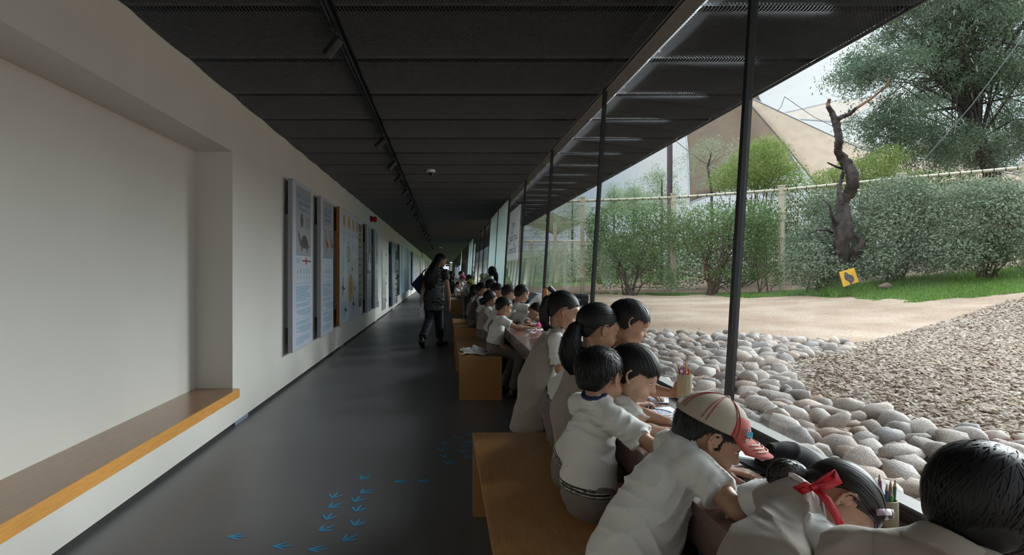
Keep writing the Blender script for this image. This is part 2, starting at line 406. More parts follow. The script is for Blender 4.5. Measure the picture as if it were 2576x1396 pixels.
ys = [3.5, 6.15, 7.45, 8.5, 10.0, 11.5, 12.6, 14.0, 15.0, 17.5, 19.6, 21.5, 23.5, 26, 29, 32, 35]
for i, y in enumerate(ys):
    lab = ['black track spotlight on its own near the top edge of the ceiling', 'black spotlight, first of the run after the long bare track',
           'black spotlight second in the run, tilted to the wall', 'small black spotlight third in the run beside a seam', 'black spotlight level with the white dome camera'][i] if i < 5 else 'black spotlight in the distant cluster on the ceiling track'
    spot(y, lab, yaw=PI+.4-(i % 3)*.35, tilt=.75+.12*(i % 2))
# dome cameras
def dome(x, y, label, s=1):
    t = thing('dome_camera', label, 'camera', 'ceiling dome cameras', loc=(x, y, ZC-.02))
    G().lathe((0, 0, 0), (0, 0, -1), [(-.01, .056*s), (0, .062*s), (.028*s, .062*s), (.036*s, .05*s)], 24).obj('housing', M['white'], t, smooth=False)
    G().lathe((0, 0, -.034*s), (0, 0, -1), [(0, .046*s), (.018*s, .042*s), (.034*s, .030*s), (.043*s, .014*s), (.045*s, .004*s)], 20).obj('dome', M['blackgloss'], t, smooth=True)
dome(-.187, 8.5, 'white ceiling dome camera hanging beside the lighting track')
dome(-.2, 35.9, 'tiny second dome camera far down the ceiling', 1.2)
# ================================================================ writing
AR = {'ا':0xFE8D,'ب':0xFE8F,'ة':0xFE93,'ت':0xFE95,'ث':0xFE99,'ج':0xFE9D,'ح':0xFEA1,'خ':0xFEA5,'د':0xFEA9,'ذ':0xFEAB,'ر':0xFEAD,'ز':0xFEAF,'س':0xFEB1,'ش':0xFEB5,'ص':0xFEB9,'ض':0xFEBD,'ط':0xFEC1,'ظ':0xFEC5,'ع':0xFEC9,'غ':0xFECD,'ف':0xFED1,'ق':0xFED5,'ك':0xFED9,'ل':0xFEDD,'م':0xFEE1,'ن':0xFEE5,'ه':0xFEE9,'و':0xFEED,'ي':0xFEF1,'أ':0xFE83,'ئ':0xFE89}
NOJOIN = set('اةدذرزوأ')
def arabic(s):
    out = []
    for wd in s.split(' '):
        r = []; w = wd.replace('لا', '\uE000')
        for i, c in enumerate(w):
            pj = i > 0 and w[i-1] not in NOJOIN and w[i-1] != '\uE000'; nj = i < len(w)-1 and c not in NOJOIN and c != '\uE000'
            if c == '\uE000': r.append(chr(0xFEFB+(1 if pj else 0))); continue
            b = AR[c]
            r.append(chr(b+(3 if pj and nj else 2 if nj else 1 if pj else 0)))
        out.append(''.join(r)[::-1])
    return ' '.join(out[::-1])
def text(body, size, mtx, m, parent, name='lettering', align='CENTER', extrude=0.0, sx=1.0):
    c = bpy.data.curves.new(name, 'FONT'); c.body = body; c.size = size; c.align_x = align; c.align_y = 'CENTER'; c.extrude = extrude; c.resolution_u = 2
    o = bpy.data.objects.new('tmp_'+name, c); COL.objects.link(o); bpy.context.view_layer.update()
    me = bpy.data.meshes.new_from_object(o.evaluated_get(bpy.context.evaluated_depsgraph_get())); bpy.data.objects.remove(o)
    me.transform(mtx @ Matrix.Diagonal((sx, 1, 1, 1))); me.materials.clear(); me.materials.append(m)
    return at(parent, link(name, me))
def wall_m(x, y, z, rot=0):
    """text frame on a surface facing +X"""
    return Matrix(((0, 0, 1, x), (1, 0, 0, y), (0, 1, 0, z), (0, 0, 0, 1)))
M['print_blue'] = mat('print_blue', (.06, .30, .50), .6); M['print_dark'] = mat('print_dark', (.07, .05, .045), .6)
M['print_grey'] = mat('print_grey_field', (.34, .35, .39), .55); M['print_paper'] = mat('poster_face', (.55, .59, .68), .4)
M['print_brown'] = mat('print_brown', (.13, .085, .06), .55); M['print_orange'] = mat('print_orange', (.60, .33, .11), .55); M['print_red'] = mat('print_red', (.55, .05, .06), .5)
M['print_olive'] = mat('print_shell', (.11, .095, .075), .6, noise_amt=.4, noise_scale=60); M['print_duck'] = mat('print_rust', (.34, .14, .08), .55); M['print_skinny'] = mat('print_cream', (.55, .45, .33), .6)
M['print_white'] = mat('print_white', (.8, .8, .8), .5)
M['caseorange'] = mat('case_orange_brown', (.30, .12, .035), .5); M['caseblue'] = mat('case_blue', (.03, .12, .24), .35); M['faceblue'] = mat('face_pale_blue', (.36, .50, .62), .4); M['facedark'] = mat('face_dark_photo', (.06, .09, .13), .3, noise_amt=.6, noise_scale=3); M['caseyellow'] = mat('case_yellow', (.65, .36, .02), .45)
XF = -1.65
def case(name, label, y0, y1, z0, z1, side, face, group='display panels on the corridor wall', th=.05, inset=.0, back=True):
    t = thing(name, label, 'display panel', group, loc=(XF-.05, (y0+y1)/2, (z0+z1)/2))
    at(t, G().box((XF-th, y0, z0), (XF, y1, z1)).obj('case', side, bevel=.002))
    at(t, G().box((XF-.001, y0+.006, z0+.006), (XF+.0015, y1-.006, z1-.006)).obj('face', face))
    if back:
        bz = .10*(z1-z0); at(t, G().box((XW+.001, y0+.06, z0+bz*1.4), (XF-th, y1-.06, z1-bz*2)).obj('wall_bracket', M['panelgrey']))
    return t
def shape(t, pts, y0, z0, sy, sz, m, name, dx=.0022, flip=False):
    at(t, G().poly([(XF+dx, y0+p[0]*sy, z0+p[1]*sz) for p in pts]).obj(name, m))
def ell(cy, cz, ry, rz, n=20): return [(cy+ry*math.cos(2*PI*i/n), cz+rz*math.sin(2*PI*i/n)) for i in range(n)]
def lines(t, y0, y1, ztop, rows, dz, m, name='body_text', h=.0085, ragged='r', seed=1, dx=.0024, gap=.3):
    r = random.Random(seed); g = G()
    for k in range(rows):
        z = ztop-k*dz; y = y0; e = y1-(r.uniform(0, .18)*(y1-y0) if k % 4 != 3 else r.uniform(.2, .6)*(y1-y0))
        while y < e:
            w = r.uniform(.018, .055); a, b = y, min(y+w, e)
            if ragged == 'l': a, b = y0+y1-b, y0+y1-a
            g.add([(XF+dx, a, z-h/2), (XF+dx, b, z-h/2), (XF+dx, b, z+h/2*r.uniform(.4, 1)), (XF+dx, a, z+h/2)], [(0, 1, 2, 3)]); y += w+.010
    at(t, g.obj(name, m, kind='stuff'))
duck = [(.10,.98),(.14,1.0),(.20,.98),(.23,.92),(.22,.80),(.24,.66),(.36,.60),(.55,.50),(.70,.38),(.85,.26),(.90,.18),(.80,.20),(.62,.26),(.60,.14),(.62,.03),(.54,.0),(.55,.14),(.50,.26),(.44,.26),(.42,.12),(.36,.04),(.34,.08),(.37,.27),(.26,.34),(.17,.44),(.13,.60),(.14,.80),(.10,.90),(.03,.90)]
turt = [(0,1.0),(.06,.98),(.16,.80),(.24,.52),(.30,.66),(.40,.80),(.55,.86),(.70,.78),(.82,.60),(.90,.36),(1.0,.30),(.90,.26),(.84,.20),(.80,.02),(.74,.03),(.72,.18),(.55,.20),(.40,.22),(.34,.04),(.28,.03),(.28,.22),(.16,.34),(.08,.62)]
turt2 = [(.45,1),(.55,1),(.6,.9),(.72,.97),(.78,.93),(.70,.82),(.86,.65),(.88,.4),(.76,.2),(.82,.05),(.76,.02),(.64,.12),(.5,.06),(.36,.12),(.24,.02),(.18,.05),(.24,.2),(.12,.4),(.14,.65),(.30,.82),(.22,.93),(.28,.97),(.4,.9)]
def species(label, y0, w, title_ar, title_en, title_la, animal):
    z0, z1 = .41, 2.31; t = case('species_panel', label, y0, y0+w, z0, z1, M['panelgrey'], M['print_paper'])
    a, b = y0+w*.16, y0+w*.93; c = (a+b)/2
    at(t, G().poly([(XF+.002, a, 1.49), (XF+.002, b, 1.49), (XF+.002, b, 2.27), (XF+.002, a, 2.27)]).obj('picture_field', M['print_grey']))
    at(t, G().box((XF+.0018, a, 1.480), (XF+.0026, b, 1.488)).obj('field_rule', M['print_blue']))
    text(arabic(title_ar), .088, wall_m(XF+.003, c, 2.165), M['print_blue'], t)
    text(title_en, .078, wall_m(XF+.003, c, 2.085), M['print_blue'], t); text(title_la, .062, wall_m(XF+.003, c, 2.015), M['print_blue'], t)
    if animal == 'turtle':
        shape(t, turt2, a+w*.18, 1.80, w*.2, .17, M['print_olive'], 'small_animal_print'); lines(t, a+w*.5, b-.02, 1.93, 9, .016, M['print_dark'], 'range_map', .006, seed=5)
        shape(t, turt, a+w*.08, 1.52, w*.62, .24, M['print_olive'], 'animal_print')
        shape(t, ell(.5, .5, .35, .36), a+w*.25, 1.565, w*.36, .17, M['print_dark'], 'shell_print', .0028)
        shape(t, ell(0, 0, 1, 1), b-w*.26, 1.42, .045, .045, M['print_red'], 'badge_print'); at(t, G().box((XF+.002, a+w*.3, 1.412), (XF+.003, b, 1.428)).obj('badge_bar', M['print_dark']))
        lines(t, a, a+w*.22, 1.44, 3, .022, M['print_blue'], seed=9)
    elif animal == 'duck':
        for q in (0.10, .52): shape(t, duck, a+w*q, 1.56, w*.40, .36, M['print_duck'], 'animal_print'); shape(t, ell(.16, .955, .075, .045), a+w*q, 1.56, w*.40, .36, M['print_white'], 'head_print', .0028); shape(t, [(.5,.44),(.72,.30),(.86,.2),(.66,.24),(.52,.3)], a+w*q, 1.56, w*.40, .36, M['print_dark'], 'wing_print', .0028)
    else:
        shape(t, duck, a+w*.25, 1.56, w*.45, .45, M['print_olive'], 'animal_print')
    for k in range(5):
        cy = a+(b-a)*(.1+.2*k); g = G(); hh = [.022, .03, .026, .03, .024][k]; g.add([(XF+.0024, cy-.02, 1.27), (XF+.0024, cy+.02, 1.27), (XF+.0024, cy+.008+.01*(k % 2), 1.27+hh), (XF+.0024, cy+.02, 1.27+hh*2), (XF+.0024, cy-.018, 1.27+hh*2), (XF+.0024, cy-.01, 1.27+hh)], [(0, 1, 2, 3, 4, 5)])
        at(t, g.obj('icon_print', M['print_blue'])); lines(t, cy-.03, cy+.03, 1.235, 2, .018, M['print_blue'], seed=k)
    for (zt, rows, s) in ((1.12, 8, 'r'), (.92, 2, 'r'), (.85, 4, 'l'), (.72, 2, 'r'), (.66, 4, 'l'), (.54, 4, 'r')): lines(t, a, b, zt, rows, .021, M['print_blue'], seed=int(zt*100), ragged=s)
    for zt in (1.155, .955, .755): at(t, G().box((XF+.002, a, zt), (XF+.0026, b, zt+.003)).obj('rule', M['print_blue']))
    return t
species('tall grey panel printed with a terrapin, first panel after the wall niche', 6.49, .96, 'سلاحف المياه العذبة', 'Caspian Terrapin', 'Mauremys caspica', 'turtle')
species('tall grey panel printed with two rust coloured ducks', 7.98, .89, 'الشهرمان الأحمر', 'Ruddy Shelduck', 'Tadorna ferruginea', 'duck')
t = case('bird_panel', 'wide white panel with orange circles and flying birds in a brown case', 9.40, 12.0, .43, 2.32, M['caseorange'], M['print_paper'])
for k, c in enumerate((9.85, 10.35, 10.85, 11.30)):
    shape(t, ell(0, 0, 1, 1), c, 2.13-.0*k, .12, .115, M['print_orange'], 'circle_print'); shape(t, duck, c-.05, 2.06, .1, .14, M['print_dark'], 'circle_bird_print', .003)
    lines(t, c-.17, c+.17, 1.96, 3, .028, M['print_blue'], seed=k); lines(t, c-.17, c+.17, 1.84-.03*k, 4+k, .026, M['print_blue'], seed=k+10)
shape(t, [(0, 0), (1, 0), (1, 1), (0, 1)], 10.15, 1.45, .34, .27, M['print_grey'], 'grey_box_print'); lines(t, 10.18, 10.46, 1.69, 8, .028, M['print_white'], seed=31, dx=.003)
shape(t, ell(0, 0, 1, 1, 28), 10.55, 1.0, .26, .25, M['print_orange'], 'centre_circle_print'); lines(t, 10.40, 10.70, 1.10, 8, .026, M['print_dark'], seed=33, dx=.003)
shape(t, [(0, 0), (1, 0), (1, 1), (0, 1)], 11.48, .60, .46, 1.62, M['print_brown'], 'brown_column_print')
text(arabic('كيف تطير الطيور'), .085, wall_m(XF+.0035, 11.71, 2.06), M['print_white'], t); text('How birds fly', .07, wall_m(XF+.0035, 11.71, 1.97), M['print_white'], t)
for zt, r in ((1.86, 3), (1.74, 7), (1.50, 3), (1.38, 6), (1.16, 3), (1.04, 7), (.80, 2)): lines(t, 11.52, 11.90, zt, r, .026, M['print_white'], seed=int(zt*50), dx=.0035)
fly = [(0,.5),(.1,.55),(.25,.52),(.30,.75),(.38,1.0),(.44,.95),(.42,.6),(.55,.5),(.75,.45),(1,.40),(.8,.36),(.55,.38),(.40,.34),(.30,.1),(.22,0),(.2,.2),(.22,.42),(.08,.44)]
for (y, z, sy, sz, m) in ((9.62, .86, .34, .36, 'print_dark'), (10.28, 1.20, .18, .22, 'print_grey'), (10.62, 1.20, .2, .30, 'print_olive'), (10.88, .86, .22, .28, 'print_olive'), (9.85, .50, .34, .34, 'print_dark'), (10.72, .55, .34, .34, 'print_dark')):
    shape(t, fly, y, z, sy, sz, M[m], 'bird_print', .003)
for (y, z, wd, h) in ((9.56, 1.28, .36, .28), (10.98, 1.24, .36, .28), (9.56, .52, .26, .28), (11.1, .86, .3, .2), (11.1, .52, .3, .28)):
    at(t, G().box((XF+.002, y, z+h), (XF+.003, y+wd, z+h+.006)).obj('orange_rule', M['print_orange'])); at(t, G().box((XF+.002, y, z), (XF+.003, y+wd, z+.006)).obj('orange_rule', M['print_orange'])); lines(t, y+.02, y+wd-.02, z+h-.03, int(h/.03)-1, .028, M['print_blue'], seed=int(y*7))
tt = species('narrow grey species panel with a clear leaflet holder on its edge', 12.8, .75, 'أبو منجل', 'Northern Bald Ibis', 'Geronticus eremita', 'x')
at(tt, G().box((XF+.002, 12.80, 1.25), (XF+.04, 12.98, 1.68)).obj('leaflet_holder', M['clear']))
species('narrow grey species panel beside the metal cabinet', 14.2, .70, 'البجع', 'Pelican', 'Pelecanus onocrotalus', 'x')
cb = thing('wall_cabinet', 'tall flush galvanised metal cabinet set in the wall', 'cabinet', loc=(XW, 17.2, 1.1))
at(cb, G().box((XW-.01, 16.7, .19), (XW+.012, 17.8, 1.95)).obj('frame', M['steel'], bevel=.002))
at(cb, G().box((XW+.012, 16.74, 1.09), (XW+.022, 17.76, 1.91)).obj('door', M['steel'], bevel=.002)); at(cb, G().box((XW+.012, 16.74, .23), (XW+.022, 17.76, 1.06)).obj('door', M['steel'], bevel=.002))
for z in (1.2, 1.75, .4, .9): at(cb, G().box((XW+.02, 17.76, z), (XW+.035, 17.80, z+.07)).obj('hinge', M['grey']))
for z, w in ((1.42, .5), (.55, .5)): at(cb, G().box((XW+.022, 16.9, z), (XW+.0235, 16.9+w, z+.06)).obj('notice', M['print_white'])); text('FIRE HOSE' if z > 1 else 'KEEP CLEAR', .06, wall_m(XW+.0245, 16.9+w/2, z+.03), M['print_red'], cb)
sw_ = thing('wall_socket', 'small grey wall socket plate low beside the cabinet', 'socket', loc=(XW, 15.9, .42)); at(sw_, G().box((XW, 15.82, .34), (XW+.012, 15.98, .50)).obj('plate', M['grey'], bevel=.002)); at(sw_, G().box((XW+.012, 15.86, .39), (XW+.018, 15.94, .45)).obj('socket_face', M['white']))
al = thing('fire_alarm', 'red fire alarm sounder high on the wall', 'alarm', loc=(XW, 14.15, 2.54)); at(al, G().lathe((XW, 14.15, 2.54), (1, 0, 0), [(0, .07), (.045, .07), (.05, .062)], 20).obj('base', M['red'])); at(al, G().lathe((XW+.05, 14.17, 2.53), (1, .25, 0), [(0, .05), (.03, .062), (.09, .066), (.10, .055)], 20).obj('horn', M['red']))
# far panels
def plain(label, y0, w, z0, z1, side, face, kids=()):
    t = case('display_panel', label, y0, y0+w, z0, z1, side, face)
    lines(t, y0+w*.12, y0+w*.9, z0+(z1-z0)*.5, int((z1-z0)*12), .05, M['print_blue'] if face is not M['facedark'] else M['print_white'], h=.02, seed=int(y0))
    return t
t = plain('blue framed dark panel reaching down almost to the floor', 18.9, 2.2, .18, 2.24, M['caseblue'], M['facedark'])
at(t, G().box((XF+.002, 20.3, 1.0), (XF+.05, 21.0, 2.0)).obj('leaflet_holder', M['clear']))
plain('slim grey panel right of the dark blue panel', 22.4, .75, .41, 2.31, M['panelgrey'], M['print_paper'])
plain('wide pale blue panel in a blue frame', 23.4, 3.2, .41, 2.31, M['caseblue'], M['faceblue'])
plain('slim grey panel beyond the pale blue one', 27.0, .8, .41, 2.31, M['panelgrey'], M['print_paper'])
plain('second slim grey panel beyond the pale blue one', 28.3, .9, .41, 2.31, M['panelgrey'], M['print_paper'])
plain('dark edged panel opening the far row of slim panels', 31.0, .7, .3, 2.31, M['black'], M['facedark'])
for i, y in enumerate((32.3, 33.9, 35.4, 37.0)): plain(['far slim grey panel just past the dark edged one', 'second far slim grey panel in the row', 'third far slim grey panel in the row', 'fourth far slim grey panel before the tan panel'][i], y, .9, .41, 2.31, M['panelgrey'], M['print_paper'])
plain('tan panel between the grey slim panels and the yellow one', 38.4, 2.1, .45, 2.31, M['caseorange'], M['print_skinny'])
plain('far panel in a bright yellow case', 41.4, 2.2, .41, 2.31, M['caseyellow'], M['print_paper'])
plain('grey panel just short of the wall step', 44.2, 1.3, .41, 2.31, M['panelgrey'], M['print_paper'])
for i, y in enumerate((50, 55, 60)):
    t = thing('display_panel', ['grey panel beyond the wall step', 'second grey panel beyond the wall step', 'last grey panel toward the far end'][i], 'display panel', 'display panels on the corridor wall', loc=(-1.58, y, 1.3)); at(t, G().box((-1.60, y, .5), (-1.53, y+1.4, 2.2)).obj('case', M['panelgrey'])); at(t, G().box((-1.53, y+.02, .52), (-1.528, y+1.38, 2.18)).obj('face', M['faceblue']))
# sign on the glass
sgn = thing('glass_sign', 'white sign with Arabic and English lettering fixed to the glass', 'sign', loc=(gx(1.9), 10.6, 1.9))
yA, yB = 9.95, 11.5
def gp(y, z, d=0): return (gx(z)-.006-d, y, z)
M['signwhite'] = mat_random('sign_translucent_white', [(.80, .82, .84), (.80, .82, .84)], .5, 0, 1, 0, 3, transl=.5)
at(sgn, G().poly([gp(yA, 1.50), gp(yB, 1.50), gp(yB, 2.42), gp(yA, 2.42)], (.004, 0, 0)).obj('panel', M['signwhite']))
def glass_m(y, z): return Matrix(((0, LEAN, -1, gx(z)-.011), (-1, 0, 0, y), (0, 1, LEAN, z), (0, 0, 0, 1)))
M['ink'] = mat('sign_ink', (.02, .02, .025), .5)
text(arabic('خروج'), .26, glass_m(10.72, 2.16), M['ink'], sgn); text(arabic('مخرج الطوارئ'), .24, glass_m(10.72, 1.92), M['ink'], sgn); text('Emergency Exit', .19, glass_m(10.72, 1.68), M['ink'], sgn)
s2_ = thing('glass_sign', 'small distant white sign hanging on the frosted part of the glass', 'sign', loc=(gx(1.9), 24.6, 1.9)); at(s2_, G().poly([gp(24.1, 1.5), gp(25.2, 1.5), gp(25.2, 2.42), gp(24.1, 2.42)], (.004, 0, 0)).obj('panel', M['signwhite'])); text('Emergency Exit', .16, glass_m(24.65, 1.7), M['ink'], s2_)
# ---------------------------------------------------------------- bird footprints printed on the floor
M['track'] = mat('footprint_blue', (.05, .30, .55), .5)
def footprint(px, py, kind, k):
    Y = CAMZ*FPX/(py-CY); x = (px-CX)*Y/FPX; s = .055
    g = G(); z = .0012
    # toes fan from the heel; direction of the heel is given in the picture's plan
    ang = {'L': PI, 'D': -PI/2-.2, 'E': -PI/2-.75}[kind]
    hx, hy = x+math.cos(ang)*s*.6, Y+math.sin(ang)*s*.6*1.0
    for da, ln in ((-.62, 1.0), (0, 1.25), (.62, 1.0)):
        a = ang+PI+da*(.75 if kind == 'L' else 1); d = np.array([math.cos(a), math.sin(a)]); n_ = np.array([-d[1], d[0]])
        L = s*1.5*ln; w0, w1 = s*.10, s*.17
        p = np.array([hx, hy]); q = [p-n_*w0, p+n_*w0, p+d*L*.6+n_*w1*.8, p+d*L, p+d*L*.6-n_*w1*.8]
        g.add([(a_[0], a_[1], z+.0003*da) for a_ in q], [(0, 4, 3, 2, 1)])
    at(floor, g.obj('bird_footprint', M['track']))
for i, (px, py, k) in enumerate([(590, 1350, 'L'), (703, 1374, 'L'), (793, 1382, 'L'), (876, 1355, 'E'), (817, 1331, 'E'), (897, 1316, 'D'), (826, 1301, 'D'), (900, 1281, 'D'), (839, 1273, 'E'), (897, 1257, 'D'), (841, 1248, 'D'), (917, 1237, 'E'), (915, 1202, 'E'), (1004, 1211, 'L'), (1065, 1210, 'L'), (1130, 1164, 'D'), (1120, 1147, 'D'), (1113, 1131, 'D'), (1120, 1115, 'D'), (1150, 1100, 'E'), (1178, 1150, 'E'), (1165, 1135, 'D'), (1170, 1122, 'D'), (1182, 1112, 'L'), (1185, 1094, 'L'), (1258, 1050, 'D'), (1262, 1037, 'E'), (1275, 1060, 'D'), (1297, 1075, 'D'), (1296, 1043, 'E')]): footprint(px, py, k, i)
# ================================================================ the enclosure outside
ctrl = np.array([(1.2,-3,.47),(1.2,0,.47),(1.2,3,.48),(1.2,6,.50),(1.2,12,.52),(1.2,25,.55),(1.2,45,.6),(3,1,.50),(3,4,.53),(4,5.7,.56),(3.5,9,.60),(4,12,.62),(4,17.2,.64),
 (6.5,16.6,.68),(8.6,15.2,.77),(10.2,13.3,1.08),(11.6,11.9,1.40),(8.2,11,.80),(6,12,.66),(6,8,.62),(9.6,9.9,1.00),(8,8,.80),(6,5,.60),(8,5,.72),(10,6,.98),(6,2,.55),(10,2,.80),
 (13,10,1.6),(14,14,1.7),(12,18,1.3),(10,22,.95),(5,25,.65),(16,4,1.5),(20,20,1.8),(10,40,.9),(30,40,1.8),(30,10,2.2),(5,45,.65),(9.0,13.4,.92),(7.5,13.4,.73),(10.9,10.6,1.22)], float)
def tps(r2): return np.where(r2 > 1e-9, r2*np.log(r2+1e-12), 0)
_n = len(ctrl); _K = tps(((ctrl[:, None, :2]-ctrl[None, :, :2])**2).sum(2))+np.eye(_n)*.15; _Pm = np.c_[np.ones(_n), ctrl[:, :2]]
_A = np.block([[_K, _Pm], [_Pm.T, np.zeros((3, 3))]]); _w = np.linalg.solve(_A, np.r_[ctrl[:, 2], np.zeros(3)])
def gz(x, y):
    x = np.asarray(x, float); y = np.asarray(y, float); sh = x.shape; q = np.stack([x.ravel(), y.ravel()], 1)
    out = np.empty(len(q))
    for i in range(0, len(q), 20000):
        a = q[i:i+20000]; d2 = ((a[:, None]-ctrl[None, :, :2])**2).sum(2); out[i:i+20000] = tps(d2)@_w[:_n]+_w[_n]+a@_w[_n+1:]
    return np.clip(out, .3, 2.6).reshape(sh)
def ray_ground(px, py, lo=1.5, hi=60):
    """ground point seen in a pixel, used once to survey the site"""
    Y = np.linspace(lo, hi, 1200); X = (px-CX)*Y/FPX; Z = CAMZ-(py-CY)*Y/FPX
    m = np.nonzero(Z < gz(X, Y))[0]
    i = m[0] if len(m) else -1
    return (X[i], Y[i])
def inside(pts, poly):
    x, y = pts[:, 0], pts[:, 1]; c = np.zeros(len(pts), bool); n = len(poly)
    for i in range(n):
        x1, y1 = poly[i]; x2, y2 = poly[(i+1) % n]
        c ^= ((y1 > y) != (y2 > y)) & (x < (x2-x1)*(y-y1)/((y2-y1) or 1e-9)+x1)
    return c
# ground surface
xs = np.concatenate([np.linspace(1.2, 14, 130), np.linspace(14.5, 60, 40)]); ysg = np.concatenate([np.linspace(-3, 20, 200), np.linspace(20.5, 95, 70)])
XX, YY = np.meshgrid(xs, ysg); ZZ = gz(XX, YY)
near = (YY < 18) & (XX > 1.6)
bmp = np.array([noise.fractal((x*1.3, y*1.3, 0), 1, 2, 4) for x, y in zip(XX[near], YY[near])])
ZZ[near] += bmp*.022
nxg, nyg = len(xs), len(ysg); I = np.arange(nxg*nyg).reshape(nyg, nxg)
Fq = np.stack([I[:-1, :-1], I[:-1, 1:], I[1:, 1:], I[1:, :-1]], -1).reshape(-1, 4)
def mat_sand():
    m = mat('sand', (.56, .42, .30), .95, .15, noise_amt=.0, bump=.5, bump_scale=38)
    n = m.node_tree; B = n.nodes['Principled BSDF']; t = n.nodes.new('ShaderNodeTexCoord')
    z = n.nodes.new('ShaderNodeTexNoise'); z.inputs['Scale'].default_value = 1.1; z.inputs['Detail'].default_value = 6
    z2 = n.nodes.new('ShaderNodeTexNoise'); z2.inputs['Scale'].default_value = 45; z2.inputs['Detail'].default_value = 5
    for q in (z, z2): n.links.new(t.outputs['Object'], q.inputs['Vector'])
    r = n.nodes.new('ShaderNodeValToRGB'); r.color_ramp.elements[0].color = (.34, .24, .17, 1); r.color_ramp.elements[1].color = (.45, .345, .26, 1)
    r.color_ramp.elements[0].position = .35; r.color_ramp.elements[1].position = .65; n.links.new(z.outputs['Fac'], r.inputs['Fac'])
    mr = n.nodes.new('ShaderNodeMapRange'); mr.inputs[1].default_value = .32; mr.inputs[2].default_value = .5; mr.inputs[3].default_value = .55; mr.inputs[4].default_value = 1.0
    n.links.new(z2.outputs['Fac'], mr.inputs[0]); s = n.nodes.new('ShaderNodeVectorMath'); s.operation = 'SCALE'
    n.links.new(r.outputs['Color'], s.inputs[0]); n.links.new(mr.outputs[0], s.inputs['Scale'])
    n.links.new(s.outputs[0], B.inputs['Base Color']); return m
M['sand'] = mat_sand()
M['soil'] = mat('leaf_litter_soil', (.20, .13, .085), .95, .1, noise_amt=.5, noise_scale=20, bump=.6, bump_scale=30)
M['lawn'] = mat('lawn_soil', (.13, .20, .05), .95, .1, noise_amt=.35, noise_scale=14, bump=.5, bump_scale=50)
def fence_y(x):   # the fence curve in plan
    return np.interp(x, [1.0, 2.4, 4.0, 6.5, 8.6, 10.2, 11.6, 12.8], [18.6, 18.0, 17.25, 16.6, 15.2, 13.3, 11.9, 9.9])
grass_poly = [(4.0, 17.2)]+[ray_ground(*p) for p in [(1500, 741), (1620, 742), (1700, 744), (1800, 741), (1850, 749), (1963, 748), (2020, 741), (2080, 750), (2140, 744), (2200, 758), (2260, 749), (2300, 761), (2400, 749), (2450, 752), (2500, 740), (2620, 733)]]+[(14, 7), (14.5, 12), (12.75, 10.2), (11.6, 12.1), (10.2, 13.5), (8.6, 15.4), (6.5, 16.8)]
def grass_edge(x): return fence_y(x)-np.interp(x, [4, 6, 7, 8.6, 10.2, 11.6], [.5, .9, 1.2, 2.0, 2.6, 2.4])-.5+.35*np.sin(np.asarray(x)*3.1)
cxm = XX.ravel()[Fq].mean(1); cym = YY.ravel()[Fq].mean(1)
behind = cym > fence_y(cxm)-.35
grassm = inside(np.stack([cxm, cym], 1), grass_poly)
lawn_far = (cym > 26) & (cxm < 12)
mi = np.where(behind, 1, 0); mi = np.where(grassm & ~behind, 2, mi); mi = np.where(lawn_far, 2, mi)
ground = link('ground', np_mesh('ground', np.stack([XX, YY, ZZ], -1).reshape(-1, 3), Fq, True, mi), [M['sand'], M['soil'], M['lawn']], kind='structure')

# ---------------------------------------------------------------- river stones and gravel
zone = [ray_ground(*p) for p in [(1560, 846), (1640, 842), (1760, 848), (1830, 846), (1900, 852), (1960, 858), (2050, 864), (2150, 872), (2150, 888), (2060, 902), (1975, 915), (1965, 950), (2010, 1000), (2080, 1030), (2180, 1048), (2300, 1085), (2480, 1110), (2600, 1130)]]
zone = [(1.22, zone[0][1]+1.2)]+zone+[(3.6, .9), (1.22, .9)]
gzone = [ray_ground(*p) for p in [(2100, 878), (2200, 862), (2330, 825), (2440, 790), (2530, 762), (2600, 745)]]
gzone = [ray_ground(*p) for p in [(1965, 950), (1975, 915), (2060, 898)]]+gzone+[(11.5, 8.5), (9, 2.0), (3.0, .9)]+[ray_ground(*p) for p in [(2600, 1132), (2480, 1116), (2300, 1090), (2180, 1054), (2080, 1036), (2010, 1006)]]
stone_cols = [(.36,.30,.26), (.54,.46,.40), (.25,.22,.20), (.47,.35,.27), (.58,.52,.47), (.37,.29,.24), (.31,.29,.28), (.52,.41,.33)]
M['stone'] = mat_random('river_stone', stone_cols, .75, .5, 9, .3, 11)
M['chip'] = mat_random('gravel_chip', [(.36,.28,.22), (.45,.36,.29), (.30,.23,.18), (.50,.42,.35), (.40,.30,.22), (.35,.30,.27)], .85, .2, 30, .15, 20)
def stone_mesh(seed, sub=2, amp=.42):
    bm = bmesh.new(); bmesh.ops.create_icosphere(bm, subdivisions=sub, radius=1)
    r = random.Random(seed); sq = [(Vector((r.gauss(0, 1), r.gauss(0, 1), r.gauss(0, 1))).normalized(), r.uniform(.45, .85)) for _ in range(6)]
    for v in bm.verts:
        p = v.co.copy(); q = p*(1+amp*noise.noise(p*1.1+Vector((seed*7.3, 0, 0))))
        for nn, d in sq:
            e = q.dot(nn)-d
            if e > 0: q -= nn*e*.75
        v.co = q
    me = bpy.data.meshes.new('stone'); bm.to_mesh(me); bm.free()
    me.polygons.foreach_set('use_smooth', [True]*len(me.polygons)); me.update(); return me
variants = [stone_mesh(i) for i in range(9)]
for v in variants: v.materials.append(M['stone'])
pts = []
cell = {}
zx = [p[0] for p in zone]; zy = [p[1] for p in zone]
cand = np.stack([rng.uniform(1.22, max(zx), 70000), rng.uniform(.9, max(zy), 70000)], 1); cand = cand[inside(cand, zone)]
crad = rng.choice([.029, .038, .049, .062, .082], len(cand), p=[.24, .28, .25, .16, .07])*np.where(cand[:, 1] > 5, .92, 1.0)
order = np.argsort(-crad)
